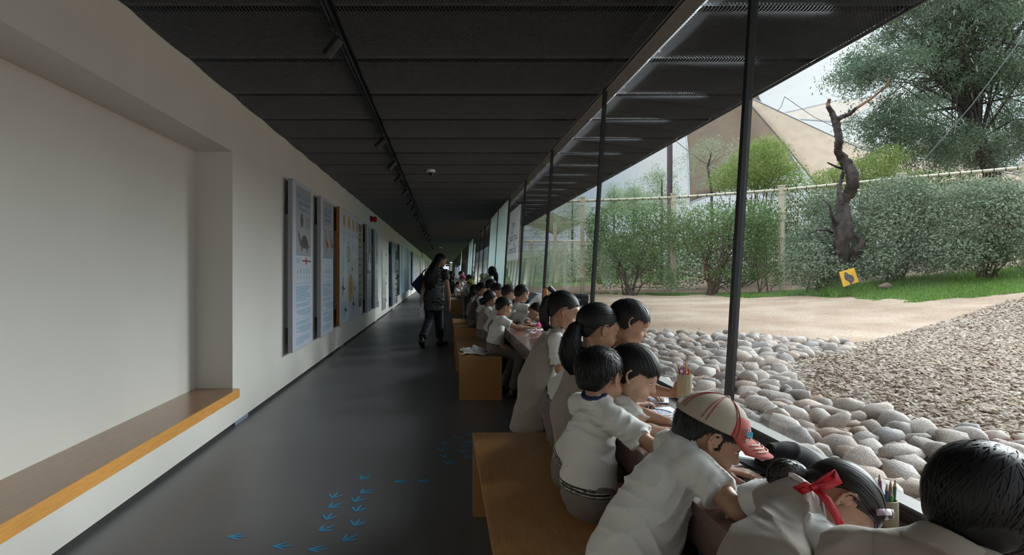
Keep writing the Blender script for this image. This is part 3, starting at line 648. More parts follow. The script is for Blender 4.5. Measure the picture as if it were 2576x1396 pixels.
for i in order:
    x, y = cand[i]; r = crad[i]; c = (int(x/.25), int(y/.25)); ok = True
    for dx in (-1, 0, 1):
        for dy in (-1, 0, 1):
            for (a, b, rr) in cell.get((c[0]+dx, c[1]+dy), ()):
                if (a-x)**2+(b-y)**2 < ((r+rr)*.80)**2: ok = False; break
            if not ok: break
        if not ok: break
    if ok: cell.setdefault(c, []).append((x, y, r)); pts.append((x, y, r))
sp = np.array(pts); zg = gz(sp[:, 0], sp[:, 1])
px_size = sp[:, 2]*FPX/sp[:, 1]*((CX+sp[:, 0]/sp[:, 1]*FPX) < 2600)*(sp[:, 1] > 1.7)
big = set(np.argsort(-px_size)[:290].tolist())
SV = []; SF = []; off = 0
vc = [np.array([v.co[:] for v in m.vertices]) for m in variants]; vf = [np.array([p.vertices[:] for p in m.polygons]) for m in variants]
for i, (x, y, r) in enumerate(sp):
    k = int(rng.integers(len(variants))); ang = rng.uniform(0, 2*PI)
    sx, sy, sz = r*rng.uniform(1.0, 1.45), r*rng.uniform(.8, 1.05), r*rng.uniform(.5, .8)
    R = Matrix.Rotation(ang, 3, 'Z') @ Matrix.Rotation(rng.normal(0, .22), 3, 'X') @ Matrix.Rotation(rng.normal(0, .22), 3, 'Y')
    z = zg[i]+sz*rng.uniform(.25, .75)
    if i in big:
        o = bpy.data.objects.new('stone', variants[k]); COL.objects.link(o); o.parent = ground
        o.matrix_local = Matrix.LocRotScale(Vector((x, y, z)), R, Vector((sx, sy, sz)))
    else:
        v = (vc[k]*np.array([sx, sy, sz]))@np.array(R).T+np.array([x, y, z]); SV.append(v); SF.append(vf[k]+off); off += len(v)
link('river_stones', np_mesh('river_stones', np.vstack(SV), np.vstack(SF), True), M['stone'], ground, kind='stuff')
# a filler bed so no sand shows between stones
for nm, poly, dz, mm in (('stone_bed', zone, .012, M['soil']),):
    pass
# gravel chips: irregular octahedra
N = 66000
cand = np.stack([rng.uniform(2.2, 12, N*3), rng.uniform(.9, 10.5, N*3)], 1); cand = cand[inside(cand, gzone)]
vis = (CX+cand[:, 0]/cand[:, 1]*FPX) < 2640; cand = cand[vis][:N]
n = len(cand); size = rng.uniform(.009, .020, n)*np.where(rng.random(n) < .06, 1.5, 1)
base = np.array([(1,0,0),(0,1,0),(-1,0,0),(0,-1,0),(0,0,1),(0,0,-1)], float)
V = base[None]*np.stack([size*rng.uniform(1, 1.7, n), size*rng.uniform(.7, 1.1, n), size*rng.uniform(.25, .5, n)], 1)[:, None]
V = V*(1+rng.uniform(-.3, .3, V.shape)); V[:, 4, :2] += rng.uniform(-.5, .5, (n, 2))*size[:, None]; V[:, 5, :2] += rng.uniform(-.5, .5, (n, 2))*size[:, None]
a = rng.uniform(0, 2*PI, n); b = rng.normal(0, .35, n); ca, sa, cb, sb = np.cos(a), np.sin(a), np.cos(b), np.sin(b)
V = np.stack([V[..., 0]*cb[:, None]+V[..., 2]*sb[:, None], V[..., 1], -V[..., 0]*sb[:, None]+V[..., 2]*cb[:, None]], -1)
V = np.stack([V[..., 0]*ca[:, None]-V[..., 1]*sa[:, None], V[..., 0]*sa[:, None]+V[..., 1]*ca[:, None], V[..., 2]], -1)
V += np.stack([cand[:, 0], cand[:, 1], gz(cand[:, 0], cand[:, 1])+rng.uniform(.002, .03, n)], 1)[:, None]
f8 = np.array([(0,1,4),(1,2,4),(2,3,4),(3,0,4),(1,0,5),(2,1,5),(3,2,5),(0,3,5)])
F = (f8[None]+6*np.arange(n)[:, None, None]).reshape(-1, 3)
link('gravel', np_mesh('gravel', V.reshape(-1, 3), F), M['chip'], kind='stuff', label='crushed tan gravel spread between the round stones and the sand', category='gravel')

# ---------------------------------------------------------------- leaves
def leaves(centers, sizes, aspect=.5, normals=None, spread=1.0, fold=.25, down=0.0):
    n = len(centers); d = rng.normal(size=(n, 3)); d[:, 2] -= down; d /= np.linalg.norm(d, axis=1)[:, None]
    if normals is None: nn = rng.normal(size=(n, 3))
    else: nn = normals+rng.normal(size=(n, 3))*spread
    s = np.cross(d, nn); s /= np.linalg.norm(s, axis=1)[:, None]+1e-9; nn = np.cross(s, d)
    L = sizes[:, None]; w = L*aspect*.5
    a = centers; b = centers+d*L*.5+s*w-nn*L*fold*.3; c = centers+d*L; e = centers+d*L*.5-s*w-nn*L*fold*.3
    V = np.stack([a, b, c, e], 1).reshape(-1, 3); i = 4*np.arange(n)
    F = np.stack([i, i+1, i+2, i, i+2, i+3], 1).reshape(-1, 3)
    return V, F
def blob_points(blobs, n, shell=.55):
    """points mostly in the outer shell of ellipsoid blobs (cx,cy,cz,rx,ry,rz)"""
    B = np.array(blobs, float); wgt = B[:, 3]*B[:, 4]+B[:, 4]*B[:, 5]+B[:, 3]*B[:, 5]; k = rng.choice(len(B), n, p=wgt/wgt.sum())
    d = rng.normal(size=(n, 3)); d /= np.linalg.norm(d, axis=1)[:, None]; r = 1-shell*rng.random(n)**1.6
    r *= 1+.10*np.sin(d[:, 0]*7+k)*np.cos(d[:, 2]*6+k*2)+.09*np.sin(d[:, 0]*17+k*3)*np.sin(d[:, 2]*15+d[:, 1]*13+k)
    spr = rng.random(n) < .10; r = np.where(spr, r+rng.random(n)*.20*(np.sin(d[:, 0]*31+d[:, 1]*27+k)*np.sin(d[:, 2]*29+k*5) > .25), r)
    return B[k, :3]+d*r[:, None]*B[k, 3:], d
def rnd_mi(n_leaf, tri=2, p=(.34, .33, .33)):
    return np.repeat(rng.choice(3, n_leaf, p=p), tri)
def leafmat(name, cols, transl=.25):
    return [mat_random(name, [tuple(c*s for c in q) for q in cols], .55, 0, 1, 0, transl=transl) for s in (1.0,)]
M['leaf_silver'] = leafmat('silver_green_leaf', [(.17,.23,.14), (.25,.31,.20), (.11,.16,.09), (.36,.41,.30)])[0]
M['leaf_mid'] = leafmat('mid_green_leaf', [(.10,.19,.05), (.17,.28,.09), (.07,.13,.04), (.27,.37,.16)])[0]
M['leaf_lime'] = leafmat('lime_green_leaf', [(.20,.30,.05), (.31,.41,.10), (.13,.21,.04), (.40,.49,.16)])[0]
M['leaf_dark'] = leafmat('dark_green_leaf', [(.05,.10,.03), (.08,.15,.04), (.12,.20,.05)])[0]
M['leaf_tree'] = leafmat('feathery_leaf', [(.10,.17,.10), (.16,.24,.14), (.07,.12,.07), (.22,.30,.17)])[0]
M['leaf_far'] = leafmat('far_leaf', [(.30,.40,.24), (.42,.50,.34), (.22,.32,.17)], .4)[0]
M['twig'] = mat('twig_bark', (.13, .09, .065), .9, .2, noise_amt=.4, noise_scale=30)
M['bark'] = mat('dark_bark', (.075, .060, .055), .9, .25, noise_amt=.55, noise_scale=9, bump=1.0, bump_scale=16, stretch=(1, 1, .3), col2=(.03, .022, .022))
M['barkbare'] = mat('bare_wood', (.22, .115, .065), .8, .2, noise_amt=.4, noise_scale=15, stretch=(1, 1, .2))
M['pod'] = mat('seed_pod', (.50, .48, .33), .7)
def shrub(name, label, blobs, n, size, m, base, stems=9, aspect=.5, cat='shrub', group=None, sr=.02, spread=1.0, reach=.8):
    base = Vector(base); t = thing(name, label, cat, group, loc=base)
    c, d = blob_points(blobs, n); V, F = leaves(c, rng.uniform(.6, 1.3, n)*size, aspect, d, spread)
    at(t, link('foliage', np_mesh('foliage', V, F), m, kind='stuff'))
    g = G(); B = np.array(blobs)
    for i in range(stems):
        k = rng.integers(len(B)); dd = rng.normal(size=3); dd /= np.linalg.norm(dd); e = B[k, :3]+dd*B[k, 3:]*reach
        b = np.array(base)+np.array([rng.normal(0, .10), rng.normal(0, .10), -.05]); pts = []
        for q in np.linspace(0, 1, 7):
            pts.append(b*(1-q)+e*q+np.array([rng.normal(0, .05), rng.normal(0, .05), .25*math.sin(q*PI)*rng.uniform(.2, 1)])*(q > 0))
        g.tube(pts, [sr*(1-.75*q) for q in np.linspace(0, 1, 7)], 5)
        for r_ in range(3):
            q = rng.integers(2, 6); e2 = pts[q]+rng.normal(size=3)*np.array([.35, .3, .3])+np.array([0, 0, .2])
            g.tube([pts[q], (pts[q]+e2)/2+rng.normal(0, .03, 3), e2], [sr*.45, sr*.35, sr*.2], 4)
    at(t, g.obj('stems', M['twig'], smooth=False, kind='stuff'))
    return t
def pb(px, py, Y, rpx, rpy, ry):
    p = P(px, py, Y); return (p.x, p.y, p.z, rpx*Y/FPX, ry, rpy*Y/FPX)
# silver-green shrub mass on the bank
shrub('silver_shrub', 'silver green shrub low and wide to the left of the dead trunk', [pb(2040, 665, 12.9, 62, 62, .7), pb(2095, 600, 13.1, 60, 75, .7), pb(2030, 610, 13.3, 42, 50, .6), pb(2080, 520, 13.5, 50, 45, .5), pb(2110, 690, 12.7, 40, 32, .5)], 17000, .055, M['leaf_silver'], P(2060, 728, 12.9), 8, .6, spread=.9)
shrub('silver_shrub', 'big silver green shrub directly behind the orange chick sign', [pb(2230, 590, 12.6, 90, 100, .8), pb(2260, 500, 12.9, 90, 60, .7), pb(2330, 610, 12.3, 90, 85, .8), pb(2200, 660, 12.4, 60, 45, .6), pb(2310, 520, 12.6, 70, 60, .6)], 26000, .055, M['leaf_silver'], P(2260, 712, 12.5), 10, .6, spread=.9)
shrub('silver_shrub', 'tall silver green shrub at the fence on the top of the bank', [pb(2430, 570, 11.7, 95, 100, .8), pb(2520, 560, 11.2, 90, 100, .8), pb(2470, 490, 11.6, 90, 45, .6), pb(2420, 640, 11.5, 90, 50, .7), pb(2580, 590, 10.9, 70, 90, .7), pb(2560, 520, 11.2, 60, 50, .5)], 27000, .05, M['leaf_silver'], P(2480, 690, 11.3), 10, .6, spread=.9)
# middle green shrubs in front of the fence
def thin(c): return c
shrub('green_shrub', 'mid green shrub with thin bare stems between two fence posts', [pb(1780, 560, 15.6, 100, 48, .6), pb(1860, 590, 15.3, 70, 60, .5), pb(1730, 600, 15.9, 60, 55, .5), pb(1905, 545, 15.2, 60, 45, .5), pb(1850, 690, 15.4, 75, 22, .4)], 13000, .055, M['leaf_mid'], P(1790, 738, 15.5), 16, .5, sr=.022)
shrub('green_shrub', 'mid green shrub filling the corner behind the telescope', [pb(1560, 570, 16.3, 80, 60, .6), pb(1520, 640, 16.0, 50, 70, .5), pb(1610, 620, 16.1, 70, 60, .6), pb(1640, 550, 16.2, 60, 45, .5), pb(1500, 570, 16.5, 30, 50, .4), pb(1670, 700, 15.9, 50, 30, .4)], 15000, .055, M['leaf_mid'], P(1585, 740, 16.1), 14, .5, sr=.022)
shrub('green_shrub', 'sparse green shrub against the fence beside the tall post', [pb(1920, 600, 15.0, 40, 70, .4), pb(1945, 690, 14.9, 30, 30, .3)], 2600, .05, M['leaf_mid'], P(1925, 736, 15.0), 7, .5, sr=.014)
# growth behind the fence
shrub('bamboo_clump', 'lime green bamboo clump rising behind the fence by the dark mullion', [pb(1910, 420, 18.5, 75, 62, 1.0), pb(1850, 450, 18.6, 60, 40, .9), pb(1960, 450, 18.4, 60, 45, .9), pb(1925, 380, 18.6, 45, 35, .7)], 15000, .11, M['leaf_lime'], P(1900, 700, 18.5), 12, .16, cat='bamboo', sr=.03)
shrub('bamboo_clump', 'lime green bamboo behind the dead trunk above the fence rail', [pb(2170, 432, 16.5, 70, 36, .9), pb(2225, 400, 16.4, 42, 32, .7), pb(2090, 455, 16.6, 50, 30, .8), pb(2240, 452, 16.3, 80, 24, .8)], 10000, .10, M['leaf_lime'], P(2180, 640, 16.5), 10, .16, cat='bamboo', sr=.03)
shrub('dark_hedge', 'dark green hedge close behind the wire fence', [pb(1700, 640, 18.2, 130, 85, .7), pb(1560, 660, 18.8, 100, 65, .7), pb(1850, 610, 17.6, 90, 110, .7), pb(2010, 560, 16.6, 90, 95, .7), pb(1960, 620, 16.8, 60, 90, .6), pb(2150, 540, 15.8, 80, 80, .6), pb(2350, 500, 15.0, 120, 70, .6)], 26000, .085, M['leaf_dark'], P(1850, 730, 17.6), 10, .5, cat='hedge', reach=.5)
# ---------------------------------------------------------------- feathery trees
def feather_tree(label, base, height_pts, blobs, n_leaf, m, size=.06, trunk=.22, pods=0, name='acacia_tree', droop=.6, nclump=420, group=None):
    base = Vector(base); t = thing(name, label, 'tree', group, loc=base)
    B = np.array(blobs); g = G(); hp = [np.array(p, float) for p in height_pts]
    g.tube(hp, [trunk*(1-.5*i/(len(hp)-1)) for i in range(len(hp))], 9, jitter=.08, rnd=random)
    cents, d = blob_points(blobs, nclump, .75); tips = []
    for k in range(nclump):
        if k % 9 == 0:
            s = hp[rng.integers(max(1, len(hp)//2), len(hp))]; e = cents[k]; mid = (s+e)/2+np.array([0, 0, .3])+rng.normal(0, .15, 3)
            g.tube([s, mid, e], [trunk*.16, trunk*.08, trunk*.02], 4, cap=False)
    at(t, g.obj('trunk', M['bark'], smooth=True))
    per = n_leaf//nclump; dirs = rng.normal(size=(nclump, 3)); dirs[:, 2] -= droop; dirs /= np.linalg.norm(dirs, axis=1)[:, None]
    u = rng.random((nclump, per, 1)); L = rng.uniform(.35, .85, (nclump, 1, 1))
    c = cents[:, None]+dirs[:, None]*u*L+rng.normal(size=(nclump, per, 3))*(.07+.05*u); c[..., 2] -= (u[..., 0]**2)*.22
    c = c.reshape(-1, 3); V, F = leaves(c, rng.uniform(.6, 1.3, len(c))*size, .28, down=.5)
    at(t, link('foliage', np_mesh('foliage', V, F), m, kind='stuff'))
    if pods:
        g = G()
        for i in range(pods):
            c = cents[rng.integers(nclump)]+rng.normal(0, .2, 3); a = c.copy(); pts = [a]
            for q in range(3): a = a+np.array([rng.normal(0, .02), rng.normal(0, .02), -.055]); pts.append(a)
            g.tube(pts, [.009, .011, .011, .006], 4)
        at(t, g.obj('seed_pods', M['pod'], smooth=False, kind='stuff'))
    return t
YT = 17.5
feather_tree('large feathery acacia with pale hanging pods towering over the fence', P(2490, 440, YT), [P(2500, 560, YT), P(2497, 440, YT), P(2480, 400, YT), P(2465, 350, YT), P(2430, 270, YT), P(2400, 200, YT), P(2380, 120, YT)],
    [pb(2240, 150, YT-1, 100, 48, 1.2), pb(2180, 165, YT-1.2, 75, 30, .9), pb(2350, 60, YT, 130, 75, 1.8), pb(2480, 40, YT, 120, 80, 1.8), pb(2560, 150, YT-.5, 95, 100, 1.6), pb(2420, 180, YT, 100, 60, 1.5), pb(2260, 290, YT-.5, 95, 60, 1.2), pb(2330, 350, YT, 100, 55, 1.3), pb(2450, 370, YT+.5, 90, 50, 1.3), pb(2560, 330, YT, 80, 85, 1.3), pb(2290, -60, YT, 160, 70, 2), pb(2550, -80, YT, 150, 80, 2)],
    150000, M['leaf_tree'], .092, .24, 330, nclump=1500)
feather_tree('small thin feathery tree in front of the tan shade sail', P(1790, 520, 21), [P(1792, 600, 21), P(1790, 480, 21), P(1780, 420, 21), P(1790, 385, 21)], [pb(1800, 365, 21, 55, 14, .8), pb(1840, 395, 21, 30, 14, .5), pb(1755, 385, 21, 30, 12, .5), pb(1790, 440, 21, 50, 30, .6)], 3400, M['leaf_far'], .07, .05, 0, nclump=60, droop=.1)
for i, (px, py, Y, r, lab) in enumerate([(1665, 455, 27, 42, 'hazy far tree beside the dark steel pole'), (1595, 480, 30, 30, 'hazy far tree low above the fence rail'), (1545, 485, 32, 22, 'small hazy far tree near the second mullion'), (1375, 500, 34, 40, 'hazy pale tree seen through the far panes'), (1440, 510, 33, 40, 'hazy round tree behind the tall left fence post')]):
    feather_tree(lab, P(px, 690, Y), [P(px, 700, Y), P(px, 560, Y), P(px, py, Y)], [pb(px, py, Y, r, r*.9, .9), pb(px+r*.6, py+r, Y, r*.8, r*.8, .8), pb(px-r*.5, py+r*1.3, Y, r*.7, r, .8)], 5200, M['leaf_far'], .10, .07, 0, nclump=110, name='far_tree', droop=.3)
# low far planting beyond the fence, left
for i, (x, y, w) in enumerate([(7.0, 31, 2.6), (11, 33, 3.4), (15, 30, 3.4), (7.5, 46, 2.8), (8.0, 63, 2.8), (21, 26, 5)]):
    zz = float(gz(x, y)); lab = ['far dark hedge seen through the left panes', 'far hedge behind the low second fence', 'far hedge behind the bamboo', 'hedge deep in the left distance', 'last hedge along the glass wall', 'far hedge beyond the acacia'][i]
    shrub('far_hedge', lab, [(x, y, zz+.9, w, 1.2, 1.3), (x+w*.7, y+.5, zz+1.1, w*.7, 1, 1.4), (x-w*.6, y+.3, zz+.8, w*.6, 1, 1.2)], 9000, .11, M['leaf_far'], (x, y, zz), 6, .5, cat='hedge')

# ---------------------------------------------------------------- grass
def blades(region_fn, n, h, w, xr, yr):
    c = np.stack([rng.uniform(*xr, n), rng.uniform(*yr, n)], 1); k, hh = region_fn(c); c = c[k]; hh = hh[k]; n = len(c)
    z = gz(c[:, 0], c[:, 1]); a = rng.uniform(0, 2*PI, n); H = h*hh*rng.uniform(.5, 1.2, n); lean = rng.normal(0, .45, (n, 2))
    b0 = np.stack([c[:, 0]+np.cos(a)*w, c[:, 1]+np.sin(a)*w, z], 1); b1 = np.stack([c[:, 0]-np.cos(a)*w, c[:, 1]-np.sin(a)*w, z], 1)
    tip = np.stack([c[:, 0]+lean[:, 0]*H, c[:, 1]+lean[:, 1]*H, z+H], 1)
    V = np.stack([b0, b1, tip], 1).reshape(-1, 3); F = (np.arange(n)[:, None]*3+np.arange(3)); return V, F
sign_xy = P(2136, 716, 12.35)
def reg(c):
    nn_ = .16*np.stack([np.sin(c[:, 0]*9+c[:, 1]*5), np.sin(c[:, 1]*7+c[:, 0]*3)], 1)
    k = inside(c+nn_, grass_poly) & (c[:, 1] < fence_y(c[:, 0])-.1)
    patch = np.exp(-(((c[:, 0]-sign_xy.x-.9)/1.3)**2+((c[:, 1]-sign_xy.y-.1)/.45)**2))+np.exp(-(((c[:, 0]-sign_xy.x+.15)/.45)**2+((c[:, 1]-sign_xy.y+.1)/.35)**2))
    return k, 1+3.2*patch
M['grass'] = leafmat('grass_blade', [(.12,.24,.04), (.20,.36,.07), (.08,.16,.03), (.28,.40,.10)], .3)[0]
V, F = blades(reg, 260000, .055, .006, (4.0, 13.2), (6.5, 17.2))
link('grass', np_mesh('grass', V, F), M['grass'], kind='stuff', label='green grass strip along the foot of the fence and bank', category='grass')
# ---------------------------------------------------------------- fence
M['cream'] = mat('cream_painted_steel', (.62, .56, .42), .5, noise_amt=.12, noise_scale=10)
M['wire'] = mat('cream_wire', (.50, .46, .35), .5)
fx = [1.9, 4.0, 6.5, 8.6, 10.2, 11.6, 12.9]; fpx = {1.9: 507}
posts = [(2.37, 18.6, 3.53), (P(1465, 500, 17.25).x, 17.25, 3.42), (6.33, 16.45, 3.42), (8.60, 15.2, 3.46), (10.2, 13.3, 3.46), (11.62, 11.9, 3.46), (12.75, 10.0, 3.5)]
fen = thing('enclosure_fence', 'tall cream welded wire fence curving around the enclosure', 'fence', loc=(6.3, 16.4, .66))
for (x, y, zt) in posts:
    z0 = float(gz(x, y))-.05; g = G(); g.box((x-.055, y-.055, z0), (x+.055, y+.055, zt))
    for q in (.28, .52, .76, .93): zc = z0+(zt-z0)*q; g.box((x-.065, y-.065, zc-.02), (x+.065, y+.065, zc+.02))
    g.box((x-.07, y-.07, zt), (x+.07, y+.07, zt+.03)); at(fen, g.obj('post', M['cream']))
for (a, b) in zip(posts[:-1], posts[1:]):
    A = np.array([a[0], a[1], a[2]-.09]); B = np.array([b[0], b[1], b[2]-.09]); g = G()
    pts = [A*(1-q)+B*q for q in np.linspace(0, 1, 9)]
    g.tube(pts, .036, 8)
    at(fen, g.obj('top_rail', M['cream'], smooth=True))
    g = G()
    for q in np.linspace(.06, .94, 11): p = A*(1-q)+B*q; g.lathe(p-(B-A)/np.linalg.norm(B-A)*.008, B-A, [(0, .040), (.016, .040)], 8)
    at(fen, g.obj('rail_ties', M['rubber'], kind='stuff'))
    L = np.linalg.norm((B-A)[:2]); nv = int(L/.05); za, zb = float(gz(a[0], a[1])), float(gz(b[0], b[1])); Vv = []; Ff = []
    def ribbon(p, q, w, nrm):
        i = len(Vv)*4; d = (q-p)/np.linalg.norm(q-p); s = np.cross(d, nrm)*w; Vv.append([p-s, p+s, q+s, q-s]); Ff.append([i, i+1, i+2, i+3])
    nrm = np.cross((B-A)/np.linalg.norm(B-A), [0, 0, 1])
    g = G()
    for i in range(nv+1):
        q = i/nv; p = A*(1-q)+B*q; g.box((p[0]-.0025, p[1]-.0025, za*(1-q)+zb*q), (p[0]+.0025, p[1]+.0025, p[2]))
    nh = 13
    for j in range(nh+1):
        r = j/nh; p = A.copy(); p[2] = za*(1-r)+A[2]*r; q = B.copy(); q[2] = zb*(1-r)+B[2]*r
        for dz in (-.006, .006): g.tube([p+[0, 0, dz]+nrm*.006, q+[0, 0, dz]+nrm*.006], .003, 4, cap=False)
    at(fen, g.obj('wire_mesh', M['wire'], kind='stuff'))
# second, lower fence farther back on the left
f2 = thing('far_fence', 'lower cream fence with a straight rail, farther off through the left panes', 'fence', loc=(5, 28, .6))
g = G(); yb2 = 28
for px in (1300, 1335, 1347, 1395, 1411, 1425, 1500): pass
for px in (1290, 1337, 1396, 1420, 1500, 1600):
    p = P(px, 607, yb2); at(f2, G().box((p.x-.07, p.y-.07, .55), (p.x+.07, p.y+.07, p.z+(.9 if px == 1396 else 0))).obj('post', M['cream']))
at(f2, G().tube([P(1262, 607, yb2), P(1700, 607, yb2)], .05, 6).obj('top_rail', M['cream']))
g = G(); x0 = P(1262, 0, yb2).x; x1 = P(1700, 0, yb2).x
for x in np.arange(x0, x1, .14): g.box((x-.006, yb2-.006, .6), (x+.006, yb2+.006, P(0, 607, yb2).z))
for z in np.arange(.7, 2.6, .3): g.box((x0, yb2-.006, z), (x1, yb2+.006, z+.015))
at(f2, g.obj('wire_mesh', M['wire'], kind='stuff'))
# dark steel pole and cable mast
pl = thing('steel_pole', 'dark steel pole standing beyond the fence beside the tan sail', 'pole', loc=P(1685, 690, 24))
p = P(1685, 0, 24); M['polemat'] = mat('dark_plum_steel', (.12, .08, .09), .5)
at(pl, G().lathe((p.x, 24, .6), (0, 0, 1), [(0, .11), (6.2, .11)], 14).obj('shaft', M['polemat']))
at(pl, G().lathe((p.x, 24, .6), (0, 0, 1), [(0, .2), (.03, .2)], 14).obj('base_plate', M['polemat']))
# shade sails
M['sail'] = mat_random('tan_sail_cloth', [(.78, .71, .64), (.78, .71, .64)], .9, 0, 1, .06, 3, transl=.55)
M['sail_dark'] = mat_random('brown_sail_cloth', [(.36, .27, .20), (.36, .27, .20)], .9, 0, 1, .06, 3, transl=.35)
def sail(label, corners, m, sag=.35, n=14, name='shade_sail', curve=.18, mast=None):
    """tensioned cloth from 4 corners; edges bow inwards"""
    A, B, C_, D = [np.array(c, float) for c in corners]; t = thing(name, label, 'sail', 'tan shade sails beyond the fence', loc=tuple((A+B+C_+D)/4)); cen = (A+B+C_+D)/4; V = []
    nrm = np.cross(C_-A, D-B); nrm /= np.linalg.norm(nrm)
    for i in range(n+1):
        for j in range(n+1):
            u, v = i/n, j/n; p = A*(1-u)*(1-v)+B*u*(1-v)+C_*u*v+D*(1-u)*v
            p = p+(cen-p)*curve*(4*u*(1-u)*(1-4*v*(1-v)*.999)+4*v*(1-v)*(1-4*u*(1-u)*.999))*.5+nrm*sag*4*(u-.5)*(v-.5); V.append(p)
    F = [(i*(n+1)+j, i*(n+1)+j+1, (i+1)*(n+1)+j+1, (i+1)*(n+1)+j) for i in range(n) for j in range(n)]
    me = np_mesh('cloth', np.array(V), np.array(F), True); o = link('cloth', me, m); sd = o.modifiers.new('thickness', 'SOLIDIFY'); sd.thickness = .02
    at(t, o); V = np.array(V).reshape(n+1, n+1, 3)
    g = G(); g.tube(list(V[0])+list(V[1:, -1])+list(V[-1, :-1][::-1])+list(V[:-1, 0][::-1]), .035, 5); at(t, g.obj('edge_cable', M['grey']))
    if mast is not None:
        p = V[0, 0] if mast == 0 else V[-1, -1] if mast == 2 else V[0, -1]; at(t, G().tube([(p[0], p[1], float(gz(p[0], p[1]))-.1), tuple(p)], .07, 8).obj('mast', M['polemat']))
    return t
sail('broad pale tan shade sail sweeping down to the right', [P(1850, 255, 26), P(2180, 352, 24), P(2640, 480, 22), P(2070, 452, 27)], M['sail'], .5, curve=.05)
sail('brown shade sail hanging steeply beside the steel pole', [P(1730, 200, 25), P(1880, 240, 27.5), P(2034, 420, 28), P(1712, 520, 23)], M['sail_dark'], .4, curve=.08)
sail('small tan shade sail peaking behind the dead branches', [P(1905, 278, 30), P(2110, 270, 31), P(2270, 215, 30), P(2120, 332, 29)], M['sail'], .4, curve=.22, mast=2)
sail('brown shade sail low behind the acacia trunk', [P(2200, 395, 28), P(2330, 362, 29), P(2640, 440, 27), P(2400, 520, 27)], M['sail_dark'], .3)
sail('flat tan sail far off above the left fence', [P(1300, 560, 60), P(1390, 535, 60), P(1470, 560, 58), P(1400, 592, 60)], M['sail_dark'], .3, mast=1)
# cables and netting
cb = G()
for a, b in (((P(2576, 90, 15)), P(2300, 430, 13.6)), (P(1974, 243, 24), P(2120, 330, 24)), (P(1974, 243, 24), P(1955, 280, 24)), (P(1700, 355, 22), P(1830, 440, 22))):
    cb.tube([a, (a+b)/2-Vector((0, 0, .12)), b], .012, 5)
cb.obj('stay_cables', M['rubber'], kind='stuff', label='thin dark stay cables slung across the sky in front of the acacia', category='cable')
def net():
    V = []; F = []; w = .0009
    def nzt(x, y):
        d = np.clip((np.interp(x, [2.37, 4, 6.5, 8.6, 10.2, 11.62, 12.75, 14.5, 15], [18.6, 17.25, 16.45, 15.2, 13.3, 11.9, 10, 0, -3])-y)/5, 0, 1); e = np.clip((x-2.6)/4, 0, 1)
        return 2.88+.56*e+1.3*np.sqrt(d*e)
    def add(xs_, ys_):
        s = np.stack([xs_, ys_, nzt(xs_, ys_)], 1); b = len(V); d = np.gradient(s, axis=0); d /= np.linalg.norm(d, axis=1)[:, None]+1e-9; side = np.cross(d, [0, 0, 1.0]); side /= np.linalg.norm(side, axis=1)[:, None]+1e-9
        for k in range(len(s)): V.append(s[k]-side[k]*w); V.append(s[k]+side[k]*w)
        F.extend([(b+2*k, b+2*k+1, b+2*k+3, b+2*k+2) for k in range(len(s)-1)])
    fX = lambda y: np.interp(y, [-3, 0, 10, 11.9, 13.3, 15.2, 16.45, 17.25, 18.6], [15, 14.5, 12.75, 11.62, 10.2, 8.6, 6.33, 4.0, 2.6])
    fY = lambda x: np.interp(x, [2.37, 4, 6.33, 8.6, 10.2, 11.62, 12.75, 14.5, 15], [18.6, 17.25, 16.45, 15.2, 13.3, 11.9, 10, 0, -3])
    for y in np.arange(-1, 18.4, .055): add(np.linspace(2.6, fX(y), 9), np.full(9, y))
    for x in np.arange(2.6, 14.4, .055): add(np.full(11, x), np.linspace(-1, fY(x), 11))
    return np_mesh('aviary_net', np.array(V), np.array(F))
M['net'] = mat('net_cord', (.18, .17, .17), .8)
link('aviary_net', net(), M['net'], kind='stuff', label='fine aviary netting stretched over the enclosure from the canopy edge', category='net')

# ---------------------------------------------------------------- dead trunk, sign, rock
YD = 12.55
dt = thing('dead_trunk', 'twisted dead tree trunk with bare broken branches behind the chick sign', 'tree trunk', loc=P(2125, 700, YD))
def limb(pts, name, m, dy=0):
    g = G(); v = [P(x, y, YD+dy+(.12*math.sin(i*1.3))) for i, (x, y, w) in enumerate(pts)]
    fine = []; rad = []
    for i in range(len(v)-1):
        for q in (0, .2, .4, .6, .8): 
            fine.append(v[i].lerp(v[i+1], q)); rad.append((pts[i][2]*(1-q)+pts[i+1][2]*q)*.5*YD/FPX*(1+random.uniform(-.09, .09)))
    fine.append(v[-1]); rad.append(pts[-1][2]*.5*YD/FPX)
    for i in range(1, len(fine)-1): fine[i] = fine[i]+Vector((random.uniform(-1, 1), random.uniform(-1, 1), 0))*rad[i]*.12
    g.tube(fine, rad, 16, jitter=.13, rnd=random); o = g.obj(name, m, smooth=True); at(dt, o); return o
limb([(2117, 728, 50), (2117, 700, 40), (2117, 650, 34), (2118, 610, 33), (2125, 575, 38), (2122, 540, 31), (2119, 509, 27), (2136, 486, 28), (2145, 463, 26), (2144, 437, 25), (2131, 415, 25), (2118, 397, 22), (2107, 380, 18), (2111, 357, 16), (2107, 330, 16), (2103, 306, 17), (2092, 282, 13), (2084, 268, 10)], 'trunk', M['bark'])
limb([(2084, 270, 10), (2083, 262, 9), (2087, 249, 8)], 'broken_top', M['barkbare'])
limb([(2106, 300, 12), (2120, 293, 11), (2137, 288, 9), (2154, 272, 7)], 'branch', M['bark'])
limb([(2154, 272, 7), (2185, 253, 6), (2209, 234, 5), (2231, 215, 4.5), (2237, 197, 4)], 'branch', M['barkbare'])
limb([(2133, 290, 5), (2134, 282, 4), (2139, 277, 3)], 'branch', M['bark'])
limb([(2140, 432, 9), (2117, 424, 6), (2098, 417, 5), (2082, 409, 3)], 'branch', M['bark'])
